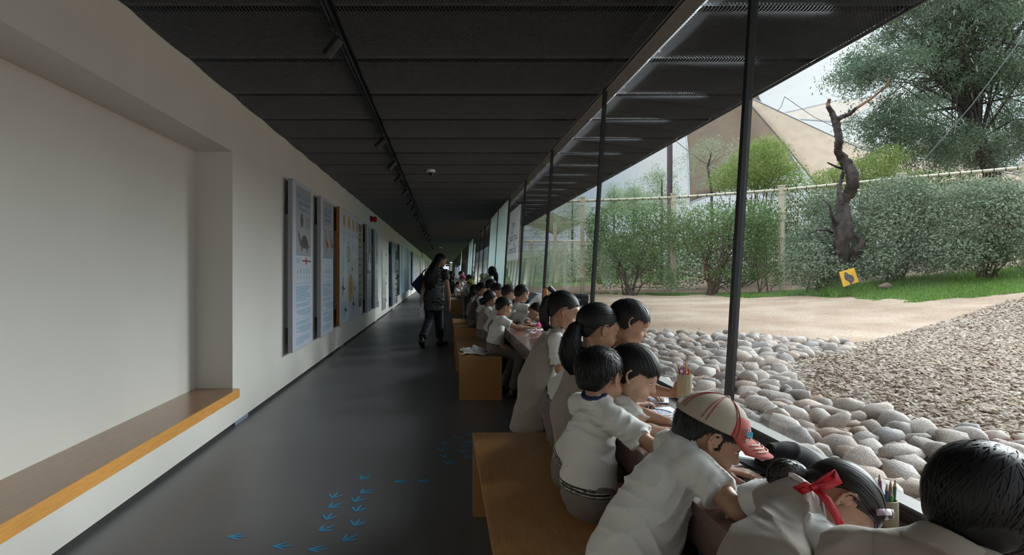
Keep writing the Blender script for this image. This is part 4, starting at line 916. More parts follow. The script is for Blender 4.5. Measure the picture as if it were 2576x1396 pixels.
limb([(2122, 430, 8), (2117, 450, 8), (2110, 470, 9), (2113, 500, 12), (2118, 515, 12)], 'branch', M['bark'], -.1)
limb([(2108, 640, 12), (2105, 603, 11), (2099, 560, 8), (2093, 540, 6), (2086, 515, 5), (2070, 502, 3)], 'branch', M['bark'], -.1)
limb([(2110, 600, 9), (2099, 589, 7), (2082, 579, 6), (2056, 578, 4), (2033, 587, 2)], 'branch', M['bark'])
limb([(2132, 700, 24), (2138, 672, 18), (2148, 655, 17), (2156, 630, 18), (2170, 609, 14), (2159, 598, 12), (2140, 585, 12), (2130, 578, 10)], 'second_stem', M['bark'], -.12)
limb([(2170, 606, 8), (2178, 605, 5), (2186, 604, 3)], 'branch', M['bark'])
limb([(2108, 655, 9), (2098, 652, 6), (2088, 650, 5)], 'branch', M['bark'])
for q_ in M['bark'].node_tree.nodes:
    if q_.type == 'BUMP': q_.inputs['Distance'].default_value = .05
# orange sign with a chick
YS = 11.95; sg = thing('chick_sign', 'square orange sign with a dark chick leaning on the dead trunk', 'sign', loc=P(2136, 700, YS))
M['signo'] = mat('sign_orange', (.72, .37, .02), .5, noise_amt=.15, noise_scale=5); M['signd'] = mat('sign_charcoal', (.05, .045, .055), .5)
q = [P(2112, 684.5, YS), P(2149, 674, YS+.05), P(2161, 709, YS), P(2123, 722, YS-.08)]
at(sg, G().poly(q, (0, .03, 0)).obj('board', M['signo'], bevel=.004))
ex = (np.array(q[1])-np.array(q[0])); ez = (np.array(q[3])-np.array(q[0])); cz = np.array([0, -.003, 0])
def sp_(u, v): return np.array(q[0])+ex*u+ez*v+cz
def zq(cx, cy): return ((cx-385)/(1020-385)*1.0, 0)
def s2(px, py):   # zoomed crop pixel -> board coordinates
    a = np.array([[1020-385, 560-385], [245-430, 930-430]], float); uv = np.linalg.solve(a, np.array([px-385, py-430])); return sp_(uv[0], uv[1])
body = [(565,540),(590,505),(575,470),(600,430),(660,418),(710,435),(750,475),(830,485),(910,510),(970,550),(1000,600),(1008,660),(985,710),(930,740),(880,752),(880,770),(905,765),(930,800),(925,835),(880,838),(905,815),(890,790),(868,772),(862,840),(830,880),(795,885),(840,850),(842,768),(800,740),(730,700),(660,695),(610,665),(590,610),(592,560)]
at(sg, G().poly([s2(*p) for p in body]).obj('chick_silhouette', M['signd']))
at(sg, G().poly([s2(645+18*math.cos(a), 493+15*math.sin(a))+np.array([0, -.002, 0]) for a in np.linspace(0, 2*PI, 11)[:-1]]).obj('chick_eye', M['signo']))
wl = G(); wp = [s2(*p)+np.array([0, -.002, 0]) for p in ((715, 595), (745, 640), (790, 672), (835, 665), (870, 630))]; wl.tube(wp, .003, 4); at(sg, wl.obj('wing_line', M['signo']))
r_ = P(2226, 714, 12.0); rk = link('flat_rock', variants[3].copy(), None, label='flat brown rock lying in the long grass beside the chick sign', category='rock')
rk.data.materials.clear(); rk.data.materials.append(mat('brown_rock', (.24, .16, .12), .85, noise_amt=.3, noise_scale=3, bump=.3)); rk.location = (r_.x, r_.y, float(gz(r_.x, r_.y))+.10); rk.scale = (.17, .10, .07); rk.rotation_euler = (.05, -.12, .3)
# ================================================================ people: smooth-union fields meshed with surface nets
def unit(v): v = np.array(v, float); return v/(np.linalg.norm(v)+1e-12)
def cap(a, b, ra, rb, flat=None, cut=None, neg=False):
    """tapered capsule; flat=(axis, factor) squashes it across axis; cut=True ends flat at b"""
    return ('c', np.array(a, float), np.array(b, float), ra, rb, flat, cut, neg)
def ellp(c, r, R=None, neg=False): return ('e', np.array(c, float), np.array(r, float), np.eye(3) if R is None else np.array(R, float), neg)
def pdist(p, pr):
    if pr[0] == 'c':
        _, a, b, ra, rb, flat, cut, _n = pr; ab = b-a; L2 = ab@ab+1e-12; q = p-a; t = np.clip((q@ab)/L2, 0, 1)
        w = q-t[..., None]*ab
        if flat is not None: ax, f = flat; ax = unit(ax); k = w@ax; w = w+(k*(1/f-1))[..., None]*ax
        d = np.sqrt((w*w).sum(-1))-(ra+(rb-ra)*t)
        if flat is not None and flat[1] < 1: d = d*flat[1]**.5
        if cut: d = np.maximum(d, (p-b)@unit(ab))
        return d
    _, c, r, R, _n = pr; q = (p-c)@R; k0 = np.sqrt(((q/r)**2).sum(-1)); k1 = np.sqrt(((q/(r*r))**2).sum(-1))+1e-9
    return k0*(k0-1)/k1
def pbox(pr):
    if pr[0] == 'c':
        R = max(pr[3], pr[4])*(max(1, pr[5][1]) if pr[5] else 1); return np.minimum(pr[1], pr[2])-R, np.maximum(pr[1], pr[2])+R
    R = pr[2].max(); return pr[1]-R, pr[1]+R
_E = [(0,1),(2,3),(4,5),(6,7),(0,2),(1,3),(4,6),(5,7),(0,4),(1,5),(2,6),(3,7)]
def surf(prims, vox, k=.012, cuts=(), disp=None, post=None):
    """returns verts, quads of the zero level of the smooth union"""
    pos = [q for q in prims if not q[-1]]; lo = np.min([pbox(q)[0] for q in pos], 0)-vox*3; hi = np.max([pbox(q)[1] for q in pos], 0)+vox*3
    n = np.ceil((hi-lo)/vox).astype(int)+1; ax = [lo[i]+vox*np.arange(n[i]) for i in range(3)]
    D = np.full(n, .05, np.float32); m = k*1.6+vox*3
    for q in prims:
        b0, b1 = pbox(q); i0 = np.clip(((b0-m-lo)/vox).astype(int), 0, n-1); i1 = np.clip(((b1+m-lo)/vox).astype(int)+1, 1, n)
        sl = tuple(slice(a, b) for a, b in zip(i0, i1)); g = np.stack(np.meshgrid(*[ax[i][sl[i]] for i in range(3)], indexing='ij'), -1)
        d = pdist(g, q); o = D[sl]
        if q[-1]: h = np.clip(k*.5-np.abs(o+d), 0, None) if False else 0; D[sl] = np.maximum(o, -d)
        else:
            h = np.clip(k-np.abs(o-d), 0, None)/max(k, 1e-6); D[sl] = np.minimum(o, d)-h*h*k*.25
    G3 = None
    if disp is not None or cuts or post is not None:
        near = np.abs(D) < vox*3+.02 if not cuts else D < vox*3+.02
        idx = np.nonzero(near); pp = np.stack([ax[i][idx[i]] for i in range(3)], -1); dv = D[idx]
        if disp is not None: dv = dv+disp(pp)
        for c, nn in cuts: dv = np.maximum(dv, (pp-np.array(c, float))@unit(nn))
        if post is not None: dv = post(pp, dv)
        D[idx] = dv
    sg = D < 0; c8 = [D[i:n[0]-1+i, j:n[1]-1+j, l:n[2]-1+l] for i in (0, 1) for j in (0, 1) for l in (0, 1)]
    s8 = sum((c < 0).astype(np.int8) for c in c8); act = np.nonzero((s8 > 0) & (s8 < 8)); N = len(act[0])
    if N == 0: return np.zeros((0, 3)), np.zeros((0, 4), int)
    vals = np.stack([c[act] for c in c8], 1); off = np.array([(i, j, l) for i in (0, 1) for j in (0, 1) for l in (0, 1)], float)
    acc = np.zeros((N, 3)); cnt = np.zeros(N)
    for a, b in [(0,1),(2,3),(4,5),(6,7),(0,2),(1,3),(4,6),(5,7),(0,4),(1,5),(2,6),(3,7)]:
        va, vb = vals[:, a], vals[:, b]; cr_ = (va < 0) != (vb < 0); t = np.where(cr_, va/(va-vb+1e-12), 0)
        acc += np.where(cr_[:, None], off[a]+t[:, None]*(off[b]-off[a]), 0); cnt += cr_
    V = lo+(np.stack(act, 1)+acc/cnt[:, None])*vox
    ID = np.full(n-1, -1, np.int64); ID[act] = np.arange(N); Q = []
    for d in range(3):
        o1, o2 = [(1, 2), (2, 0), (0, 1)][d]
        sA = [slice(0, n[i]-1) for i in range(3)]; sB = list(sA); sB[d] = slice(1, n[d])
        for o in (o1, o2): sA[o] = slice(1, n[o]-1); sB[o] = slice(1, n[o]-1)
        a, b = sg[tuple(sA)], sg[tuple(sB)]; e = np.nonzero(a != b); base = np.stack(e, 1); base[:, o1] += 1; base[:, o2] += 1
        def gid(d1, d2): q = base.copy(); q[:, o1] -= d1; q[:, o2] -= d2; return ID[q[:, 0], q[:, 1], q[:, 2]]
        quad = np.stack([gid(1, 1), gid(0, 1), gid(0, 0), gid(1, 0)], 1); fl = b[e]; quad[fl] = quad[fl][:, ::-1]; Q.append(quad)
    Q = np.vstack(Q); Q = Q[(Q >= 0).all(1)]
    return V, Q
def smesh(name, prims, vox, m, parent, k=.012, cuts=(), disp=None, post=None, extra=None, **props):
    V, Q = surf(prims, vox, k, cuts, disp, post)
    if extra is not None:
        V2, Q2 = extra; Q = np.vstack([Q, Q2+len(V)]); V = np.vstack([V, V2])
    me = np_mesh(name, V, Q, True); return at(parent, link(name, me, m, **props))
def frame_from(fwd, up=(0, 0, 1)):
    """columns right, forward, up"""
    f = unit(fwd); r = unit(np.cross(f, up)); u = np.cross(r, f); return np.stack([r, f, u], 1)
def rotv(v, axis, ang):
    axis = unit(axis); v = np.array(v, float); return v*math.cos(ang)+np.cross(axis, v)*math.sin(ang)+axis*(axis@v)*(1-math.cos(ang))

M['skin'] = mat('skin_warm', (.40, .225, .145), .5, .4, noise_amt=.08, noise_scale=14)
M['skin_fair'] = mat('skin_fair', (.54, .34, .24), .5, .4, noise_amt=.07, noise_scale=14)
M['skin_deep'] = mat('skin_deep', (.26, .13, .08), .5, .4, noise_amt=.08, noise_scale=14)
for s_ in ('skin', 'skin_fair', 'skin_deep'):
    B_ = M[s_].node_tree.nodes['Principled BSDF']; B_.inputs['Subsurface Weight'].default_value = .12; B_.inputs['Subsurface Radius'].default_value = (.012, .005, .003)
M['lip'] = mat('lip', (.36, .13, .10), .4); M['eye'] = mat('eye_white', (.75, .73, .70), .2); M['iris'] = mat('iris', (.015, .010, .008), .15); M['brow'] = mat('brow_hair', (.02, .015, .013), .8)
M['hair'] = mat('black_hair', (.009, .008, .008), .48, .32); M['hair_b'] = mat('brown_black_hair', (.024, .017, .013), .45, .35)
def cloth(name, c, rough=.85, amt=.05): return mat(name, c, rough, .25, noise_amt=amt, noise_scale=7, bump=.12, bump_scale=420, sheen=.15)
M['shirt'] = cloth('white_shirt_cotton', (.68, .67, .63)); M['shirt_in'] = M['shirt']
M['vest'] = cloth('beige_pinafore', (.33, .285, .24)); M['vest_dark'] = cloth('plum_brown_vest', (.115, .075, .075)); M['trouser'] = cloth('taupe_trousers', (.17, .145, .125)); M['navy'] = mat('navy_ribbon', (.012, .022, .085), .6)
M['beltm'] = mat('belt_black', (.015, .015, .015), .6); M['beltstripe'] = mat('belt_cream', (.55, .52, .42), .7); M['shoe'] = mat('black_shoe', (.012, .011, .011), .4)
M['ribbonred'] = mat('red_satin', (.45, .008, .02), .45); M['blackcloth'] = mat('black_cotton', (.012, .012, .014), .85, .3, noise_amt=.3, noise_scale=40)

def wrinkle(amp, seed=0, dirs=((1, .3, 2.2), (.4, 1, 2.6), (-.8, .5, 1.8)), f=24):
    r = np.random.default_rng(seed); D_ = [unit(np.array(d)+r.normal(0, .5, 3)) for d in dirs]; ph = r.uniform(0, 6, 8)
    def fn(p):
        w = p+.03*np.sin(p[:, [1, 2, 0]]*f*1.3+ph[:3]); o = 0
        for i, d in enumerate(D_):
            x = (w@d)*f*(1.6+i*.7)+ph[3+i]+1.4*np.sin(p@D_[(i+1) % 3]*f*.8+ph[6]); o = o+(1-np.abs(np.sin(x)))**2*(.5+.5*np.sin(p@D_[(i+2) % 3]*f*.9+i))
        return -amp*o+amp*.35
    return fn

# ---- head in local coords: x right, y forward, z up, unit = child head (height .20), origin at head centre
def head_prims(c, R, s=1.0, face=True, ears=True):
    c = np.array(c, float); L = lambda *v: c+R@(np.array(v, float)*s)
    E = lambda p, r, rot=None, neg=False: ellp(L(*p), np.array(r)*s, R if rot is None else R@rot, neg)
    h = [E((0, -.012, .022), (.069, .084, .074)), E((0, .020, -.014), (.056, .062, .074)), E((0, .040, -.058), (.036, .036, .034))]
    if face:
        h += [E((0, .066, -.062), (.020, .016, .016)), E((.030, .052, -.036), (.026, .024, .026)), E((-.030, .052, -.036), (.026, .024, .026)), E((0, .058, .026), (.050, .024, .030))]
    return h
def head_detail(c, R, s=1.0):
    """face relief kept crisp: nose, brow, lips, ears, with small blending"""
    L = lambda *v: np.array(c, float)+R@(np.array(v, float)*s)
    h = [cap(L(0, .073, .006), L(0, .0865, -.020), .0055*s, .0085*s), ellp(L(.0078, .0805, -.0245), np.array((.0062, .0075, .0055))*s, R), ellp(L(-.0078, .0805, -.0245), np.array((.0062, .0075, .0055))*s, R), ellp(L(0, .0870, -.0215), np.array((.0080, .0075, .0070))*s, R)]
    h += [ellp(L(0, .0740, -.0425), np.array((.0170, .0080, .0048))*s, R), ellp(L(0, .0730, -.0510), np.array((.0140, .0080, .0052))*s, R)]
    return h
def ear_prims(c, R, s=1.0):
    L = lambda *v: np.array(c, float)+R@(np.array(v, float)*s); out = []
    for sx in (-1, 1):
        pts = [(.066, .013, .006), (.069, .012, .018), (.0745, .003, .0265), (.0795, -.009, .0215), (.0805, -.014, .009), (.0775, -.012, -.004), (.0735, -.005, -.015), (.070, .002, -.023)]
        for i, (a, b) in enumerate(zip(pts[:-1], pts[1:])): out.append(cap(L(sx*a[0], a[1], a[2]), L(sx*b[0], b[1], b[2]), .0034*s, .0034*s if i < 5 else .0042*s))
        out.append(cap(L(sx*.0745, -.006, .014), L(sx*.0735, -.006, -.002), .0022*s, .0026*s)); out.append(ellp(L(sx*.0705, -.001, .002), np.array((.0030, .012, .021))*s, R)); out.append(ellp(L(sx*.0705, .0035, -.023), np.array((.0045, .0062, .0068))*s, R)); out.append(ellp(L(sx*.0700, .0105, -.004), np.array((.0035, .004, .006))*s, R))
    return out
def hand_prims(w, fdir, palm, thumb_side, s=1.0, curl=.35, spread=.10, point=False):
    """w wrist, fdir towards the fingertips, palm = palm normal, thumb_side vector; child hand about .125 long"""
    f = unit(fdir); p = np.array(palm, float); p = unit(p-f*(p@f)); t = unit(np.cross(p, f)); t = t if t@np.array(thumb_side, float) > 0 else -t; w = np.array(w, float)
    P_ = lambda a, b, c: w+(f*a+t*b+p*c)*s
    out = [cap(P_(.0, .006, 0), P_(.052, .017, 0), .016*s, .011*s, (p, .62)), cap(P_(.0, -.004, 0), P_(.050, -.017, 0), .015*s, .010*s, (p, .62)), cap(P_(.0, 0, 0), P_(.054, 0, 0), .016*s, .012*s, (p, .62))]
    for i, (bx, ln) in enumerate(((.020, .046), (.0072, .052), (-.0060, .049), (-.0185, .039))):
        a = P_(.052-.003*abs(i-1), bx, 0); d = unit(f+t*spread*(1.5-i)*.9); seg = [.45, .31, .24]; r = [.0072, .0066, .0058, .0050]; c_ = curl*(1+.12*i)
        if point and i == 0: c_ = curl*.45
        for j in range(3):
            d = unit(rotv(d, np.cross(f, p), c_*(.9 if j else .6))); b = a+d*ln*seg[j]*s; out.append(cap(a, b, r[j]*s, r[j+1]*s)); a = b
    a = P_(.010, .014, .004); d = unit(f*.55+t*.85+p*(.15+curl*.5))
    for ln, r0, r1 in ((.024, .0105, .0085), (.019, .0082, .0072), (.015, .0070, .0056)):
        b = a+d*ln*s; out.append(cap(a, b, r0*s, r1*s)); a = b; d = unit(d*.8+f*.5+p*curl*.25)
    return out
def ik(a, b, l1, l2, pole):
    a = np.array(a, float); b = np.array(b, float); d = b-a; L = np.linalg.norm(d); L = min(L, (l1+l2)*.995); u = unit(d); x = (l1*l1-l2*l2+L*L)/(2*L); h = math.sqrt(max(l1*l1-x*x, 0)); p = np.array(pole, float); p = unit(p-u*(p@u))
    return a+u*x+p*h, a+u*L

# ---- hair
def hair_shell(c, R, s, style, extra=()):
    L = lambda *v: np.array(c, float)+R@(np.array(v, float)*s)
    pr = [ellp(L(0, -.014, .026), np.array((.0755, .0905, .0805))*s, R)]
    if style == 'bob': pr += [ellp(L(0, -.030, -.020), np.array((.080, .066, .075))*s, R)]
    if style == 'mop': pr += [ellp(L(0, -.026, -.020), np.array((.071, .058, .060))*s, R)]
    if style in ('short', 'messy', 'fringe'): pr += [ellp(L(0, -.034, -.012), np.array((.066, .060, .060))*s, R)]
    if style in ('pony', 'pinned', 'bun'): pr += [ellp(L(0, -.030, -.015), np.array((.064, .062, .062))*s, R)]
    return pr
def hairline(x, y, style):
    ax_ = np.abs(x)
    if style == 'fringe': return np.where(y > .022, .030-.004*np.cos(x*30), np.where(y > -.006, .030-(.022-y)*2.2, -.045+.2*(y+.05)))
    nape = np.clip(.020+(y+.020)*2.3, -.056, .03)
    if style == 'short': return np.where(y > .045, .058, np.where(y > .028, .058-(.045-y)*1.6, np.where(y > .014, .004, np.where(y > -.020, .024, nape))))
    if style == 'messy': return np.where(y > .045, .050, np.where(y > .020, .050-(.045-y)*1.4, np.where(y > .014, .004, np.where(y > -.020, .022, nape))))
    if style == 'cap': return np.where(y > .024, .022, np.where(y > .012, -.020, np.where(y > -.020, .020, nape)))
    if style == 'bob': return np.where(y > .040, .036, np.where(y > .012, -.045, -.086))
    if style == 'mop': return np.where(y > .045, .035, np.where(y > .010, -.030, -.078))
    return np.where(y > .050, .064-(ax_*.25), np.where(y > .016, .058-(.050-y)*1.25, np.where(y > -.020, .022, nape)))
def hair_post(c, R, s, style):
    """trim the shell along the hairline, in head coordinates"""
    c = np.array(c, float)
    def post(p, d):
        q = (p-c)@R/s; return np.maximum(d, (hairline(q[:, 0], q[:, 1], style)-q[:, 2])*s*.8)
    return post
def strands(c, R, s, style, n=900, seed=0, width=.0016, tie=None, tail=None, length=None):
    """thin ribbons that follow the scalp; returns verts, quads in world space"""
    r = np.random.default_rng(seed); c = np.array(c, float); rad = np.array((.0782, .0932, .0832)); cen = np.array((0, -.014, .026))
    crown = unit(np.array((.15, -.55, .85))); part = unit(np.array((.1, .2, 1)))
    d = r.normal(size=(n*3, 3)); d /= np.linalg.norm(d, axis=1)[:, None]; P0 = cen+d*rad; ok = P0[:, 2] > np.where(P0[:, 1] > .03, .045, -.058 if style == 'mop' else -.01 if style in ('bob', 'fringe') else -.03)
    d = d[ok]; q0 = cen+d*rad; d = d[(q0[:, 2] > hairline(q0[:, 0], q0[:, 1], style)+.004)][:n]; n = len(d); steps = 9
    if length is None: length = {'mop': .15, 'short': .045, 'messy': .050, 'cap': .03, 'fringe': .11, 'bob': .15, 'pony': .13, 'pinned': .13, 'bun': .13}[style]
    ln = length*r.uniform(.6, 1.15, n)/steps; p = cen+d*rad*1.0; pts = [p.copy()]; nr = [d.copy()]
    lift = r.uniform(-.001, .007, n)*(1.1 if style in ('messy', 'short') else .7); ph = r.uniform(0, 6, n)
    for k in range(steps):
        u = (p-cen)/rad; u /= np.linalg.norm(u, axis=1)[:, None]
        if style in ('pony', 'bun', 'pinned') and tie is not None: dirv = np.array(tie)-p
        else:
            dirv = u-crown*1.0; 
            if style == 'fringe': dirv = dirv+np.array((0, .55, -.7))
            elif style == 'bob': dirv = dirv*.6+np.array((0, -.05, -1.0))
            elif style == 'mop': dirv = dirv*.8+np.array((0, -.05, -.6))+.5*np.stack([np.sin(ph+k*.5), np.cos(ph*1.7), np.sin(ph*2.3)*.4], 1)
            else: dirv = dirv+np.array((0, .25, -.35))+.8*np.stack([np.sin(ph+k*.5), np.cos(ph*1.7), np.sin(ph*2.3)*.4], 1)*(.9 if style == 'messy' else .45)
        nrm = u/rad; nrm /= np.linalg.norm(nrm, axis=1)[:, None]
        dirv = dirv-nrm*(dirv*nrm).sum(1)[:, None]*.96; dirv /= np.linalg.norm(dirv, axis=1)[:, None]+1e-9
        p = p+dirv*ln[:, None]; q = (p-cen)/rad; m_ = np.linalg.norm(q, axis=1); below = p[:, 2] < cen[2]-.005
        tgt = 1.0+(lift/ .08)*(k+1)/steps*1.2; q2 = q/m_[:, None]*tgt[:, None]
        keep = cen+q2*rad; hang = (style in ('bob', 'fringe', 'mop')) & below
        p = np.where((hang & (m_ > .9))[:, None], np.where((m_ < tgt)[:, None], keep, p), keep); pts.append(p.copy()); nr.append(nrm)
        if style == 'fringe': p[:, 2] = np.maximum(p[:, 2], np.where(p[:, 1] > .02, .024, -.04))
        if style in ('bob', 'mop'): p[:, 2] = np.maximum(p[:, 2], -.088)
        low = p[:, 2] < hairline(p[:, 0], p[:, 1], style)-.006+lift*.8
        if style not in ('bob', 'mop'): p[low] = pts[-2][low]
        pts[-1] = p.copy()
    A = np.stack(pts, 1); NR = np.stack(nr, 1)
    return ribbons((A*s)@R.T+c, NR@R.T, width*s*r.uniform(.7, 1.4, n))
def ribbons(A, NR, w):
    n, k, _ = A.shape; T = np.gradient(A, axis=1); T /= np.linalg.norm(T, axis=2)[..., None]+1e-9; S_ = np.cross(T, NR); S_ /= np.linalg.norm(S_, axis=2)[..., None]+1e-9
    tap = np.sin(np.linspace(.5, PI-.12, k))[None, :, None]; ww = w[:, None, None]*tap
    V = np.stack([A-S_*ww, A+S_*ww], 2).reshape(-1, 3); b = (np.arange(n)[:, None]*2*k+2*np.arange(k-1)[None]).reshape(-1)
    return V, np.stack([b, b+1, b+3, b+2], 1)
def tail_strands(path, rads, n, seed, width=.0016, wave=.010):
    """loose tail of hair along a path"""
    r = np.random.default_rng(seed); pa = np.array(path, float); k = 16; t = np.linspace(0, 1, k); idx = np.linspace(0, 1, len(pa)); C = np.stack([np.interp(t, idx, pa[:, i]) for i in range(3)], 1); rr = np.interp(t, idx, rads)
    T = np.gradient(C, axis=0); T /= np.linalg.norm(T, axis=1)[:, None]; a = np.cross(T, [.3, .9, .1]); a /= np.linalg.norm(a, axis=1)[:, None]; b = np.cross(T, a)
    th = r.uniform(0, 2*PI, n); q = np.sqrt(r.uniform(.35, 1.1, n)); ph = r.uniform(0, 6, n)
    th_t = th[:, None]+.5*np.sin(ph[:, None]+t*5)
    off = (np.cos(th_t)[..., None]*a+np.sin(th_t)[..., None]*b)*(q[:, None]*rr)[..., None]; A = C[None]+off+wave*np.sin(ph[:, None]*2+t*11)[..., None]*a*t[None, :, None]
    NR = off/(np.linalg.norm(off, axis=2)[..., None]+1e-9); return ribbons(A, NR, width*r.uniform(.7, 1.5, n))
def tail_prims(path, rads): return [cap(a, b, r0*.86, r1*.86) for a, b, r0, r1 in zip(path[:-1], path[1:], rads[:-1], rads[1:])]
def join(*ms):
    V = []; Q = []; o = 0
    for v, q in ms: V.append(v); Q.append(q+o); o += len(v)
    return np.vstack(V), np.vstack(Q)
def eyes(parent, c, R, s, look=(0, 1, -.3), closed=False):
    L = lambda *v: np.array(c, float)+R@(np.array(v, float)*s)
    for sx in (-1, 1):
        e0 = np.array((sx*.0268, .0640, .0060)); rx, ry, rz = .0130, .0105, .0078; n1, n2 = 14, 9; V = []
        for i in range(n2+1):
            for j in range(n1): th = PI*i/n2; ph = 2*PI*j/n1; V.append(L(*(e0+np.array((rx*math.sin(th)*math.cos(ph), ry*math.cos(th), rz*math.sin(th)*math.sin(ph))))))
        F = [(i*n1+j, i*n1+(j+1) % n1, (i+1)*n1+(j+1) % n1, (i+1)*n1+j) for i in range(n2) for j in range(n1)]
        ob = at(parent, link('eye', np_mesh('eye', np.array(V), np.array(F), True), M['eye'])); fix_n(ob.data)
        lk = unit(np.array(look, float)); cpt = e0+np.array((lk[0]*rx*.9, .0096, lk[2]*rz*.75)); g = G(); g.lathe(L(*cpt)-R[:, 1]*.0006*s, R[:, 1], [(0, .0052*s), (.0010*s, .0047*s), (.0018*s, .0022*s)], 14)
        o2 = g.obj('iris', M['iris'], smooth=True); o2.parent = ob
        pts = [L(sx*x, y, z) for x, y, z in ((.0115, .0755, .0235), (.021, .0765, .0270), (.033, .0715, .0270), (.042, .0640, .0230))]
        g = G(); g.tube(pts, [.0014*s, .0021*s, .0020*s, .0009*s], 6); at(parent, g.obj('eyebrow', M['brow'], smooth=True))
        pts = [L(sx*x, y, z) for x, y, z in ((.0140, .0710, .0075), (.0205, .0745, .0125), (.0290, .0738, .0130), (.0380, .0690, .0080), (.0405, .0670, .0060))]
        g = G(); g.tube(pts, [.0007*s, .0014*s, .0017*s, .0012*s, .0006*s], 6); at(parent, g.obj('eyelashes', M['brow'], smooth=True))
def person(label, J, vox=.005, s=1.0, sex='boy', skin='skin', hair='hair', style='short', top='shirt', face=True, nstr=900, group=None, seed=0, legs=True, shirt_long=False, vest=None, collar='navy', belt=True, bottom='trouser', sleeve_f=.55, hands=True, curl=(.4, .4), palm=((0, 0, -1), (0, 0, -1)), tie=None, tail=None, skirt=False, hood=None, name='child', hem_r=None, torso_f=1.0, nowr=False, look=(0, 1, -.3), thumbs=None, handdir=(None, None), cap_hair=False, bulk=1.0, shirtmat=None):
    """J: dict of joints in world space: head, fwd, up, neck, chest, hip, shL, shR, elL, elR, wrL, wrR, hpL, hpR, knL, knR, anL, anR"""
    t = thing(name, label, 'person', group, loc=(float(J['hip'][0]), float(J['hip'][1]), max(0.0, float(min(J['anL'][2], J['anR'][2]))-.06*s) if legs else float(J['hip'][2])))
    A = {k: np.array(v, float) for k, v in J.items()}
    f = unit(A['fwd']); up = unit(A['up']-f*(A['up']@f)); R = np.stack([np.cross(f, up), f, up], 1); c = A['head']
    side = unit(A['shR']-A['shL']); sk = M[skin]; hs = A.get('hs', 1.0); hs = float(hs)*s
    # --- body: one continuous skin surface
    nb = c+R@np.array((0, -.022, -.055))*hs
    body = head_prims(c, R, hs, face)+[cap(A['neck'], nb, .034*s, .031*s)]; nh = len(body)
    core = [cap(A['hip'], A['chest'], .058*s, .058*s, (np.cross(side, unit(A['chest']-A['hip'])), .75)), cap(A['chest'], A['neck'], .050*s, .030*s), cap(A['shL'], A['shR'], .024*s, .024*s)]
    arms = []
    for S_, i in (('L', 0), ('R', 1)):
        sh, el, wr = A['sh'+S_], A['el'+S_], A['wr'+S_]; mid = el*.72+wr*.28
        arms += [cap(sh, sh*.4+el*.6, .030*s, .0265*s), cap(sh*.4+el*.6, el, .0265*s, .0235*s), cap(el, mid, .0245*s, .0255*s), cap(mid, wr, .0255*s, .0165*s, None)]
    body = body+core+arms
    hand = []
    if hands:
        for S_, i, sx in (('L', 0, -1), ('R', 1, 1)):
            el, wr = A['el'+S_], A['wr'+S_]; fd = unit(wr-el) if handdir[i] is None else unit(handdir[i]); th = -sx*side if thumbs is None or thumbs[i] is None else thumbs[i]
            hand += hand_prims(wr, fd, palm[i], th, s, curl[i])
    if legs:
        for S_ in 'LR':
            hp, kn, an = A['hp'+S_], A['kn'+S_], A['an'+S_]; body += [cap(hp, kn, .058*s, .040*s), cap(kn, kn*.55+an*.45, .038*s, .037*s), cap(kn*.55+an*.45, an, .037*s, .024*s)]
    headp = body[:nh]; hv = (.0031 if vox < .0038 else .0040) if vox < .0048 else vox*.92
    if face: headp = headp+head_detail(c, R, hs)
    ms = [surf([cap(A['neck'], nb, .032*s, .029*s)]+body[nh:], max(vox*1.6, .006), .012*s), surf(headp, hv, .009*hs)]
    ms.append(surf(ear_prims(c, R, hs), hv*.72, .003*hs))
    if hand: ms.append(surf(hand, hv*1.02, .0045*s))
    V, Q = join(*[m_ for m_ in ms if len(m_[0])])
    fine = vox
    me = np_mesh('body', V, Q, True); at(t, link('body', me, sk))
    if face and vox < .006:
        eyes(t, c, R, hs, look)
        L = lambda *v: c+R@(np.array(v, float)*hs)
        g = G(); g.tube([L(-.0165, .0755, -.0440), L(-.006, .0795, -.0440), L(0, .0795, -.0447), L(.006, .0795, -.0440), L(.0165, .0755, -.0440)], [.0008*hs, .0026*hs, .0024*hs, .0026*hs, .0008*hs], 8); g.tube([L(-.0145, .0755, -.0480), L(0, .0788, -.0500), L(.0145, .0755, -.0480)], [.0010*hs, .0036*hs, .0010*hs], 8); at(t, g.obj('lips', M['lip'], smooth=True))
    # --- top
    q = 1.0*bulk; sp = unit(A['chest']-A['hip']); fr = unit(np.cross(side, sp))
    tops = [cap(A['hip'], A['hip']*.5+A['chest']*.5, .120*s*q*torso_f, .103*s*q*torso_f, (fr, .84)), cap(A['hip']*.5+A['chest']*.5, A['chest'], .101*s*q, .096*s*q, (fr, .78)), cap(A['chest'], A['neck']*.9+A['chest']*.1-fr*.0, .090*s*q, .046*s, (fr, .8)), cap(A['shL']+side*.012, A['neck']-side*.028*s, .043*s, .034*s), cap(A['shR']-side*.012, A['neck']+side*.028*s, .043*s, .034*s)]
    slv = []
    for S_ in 'LR':
        sh, el = A['sh'+S_], A['el'+S_]; e = sh*(1-sleeve_f)+el*sleeve_f; e = sh+(el-sh)*sleeve_f; slv.append(cap(sh, e, .044*s, .050*s if not vest else .046*s, None, True))
    wr_ = wrinkle(.0078*s if vox < .006 else .0075*s, seed) if not nowr else None
    hemcut = [(A['hip']+sp*(.026 if not shirt_long else -.15)*s, -sp)]
    shirtm = shirtmat or M['shirt']; vox2 = vox*(1.3 if vox > .0048 else 1.4)
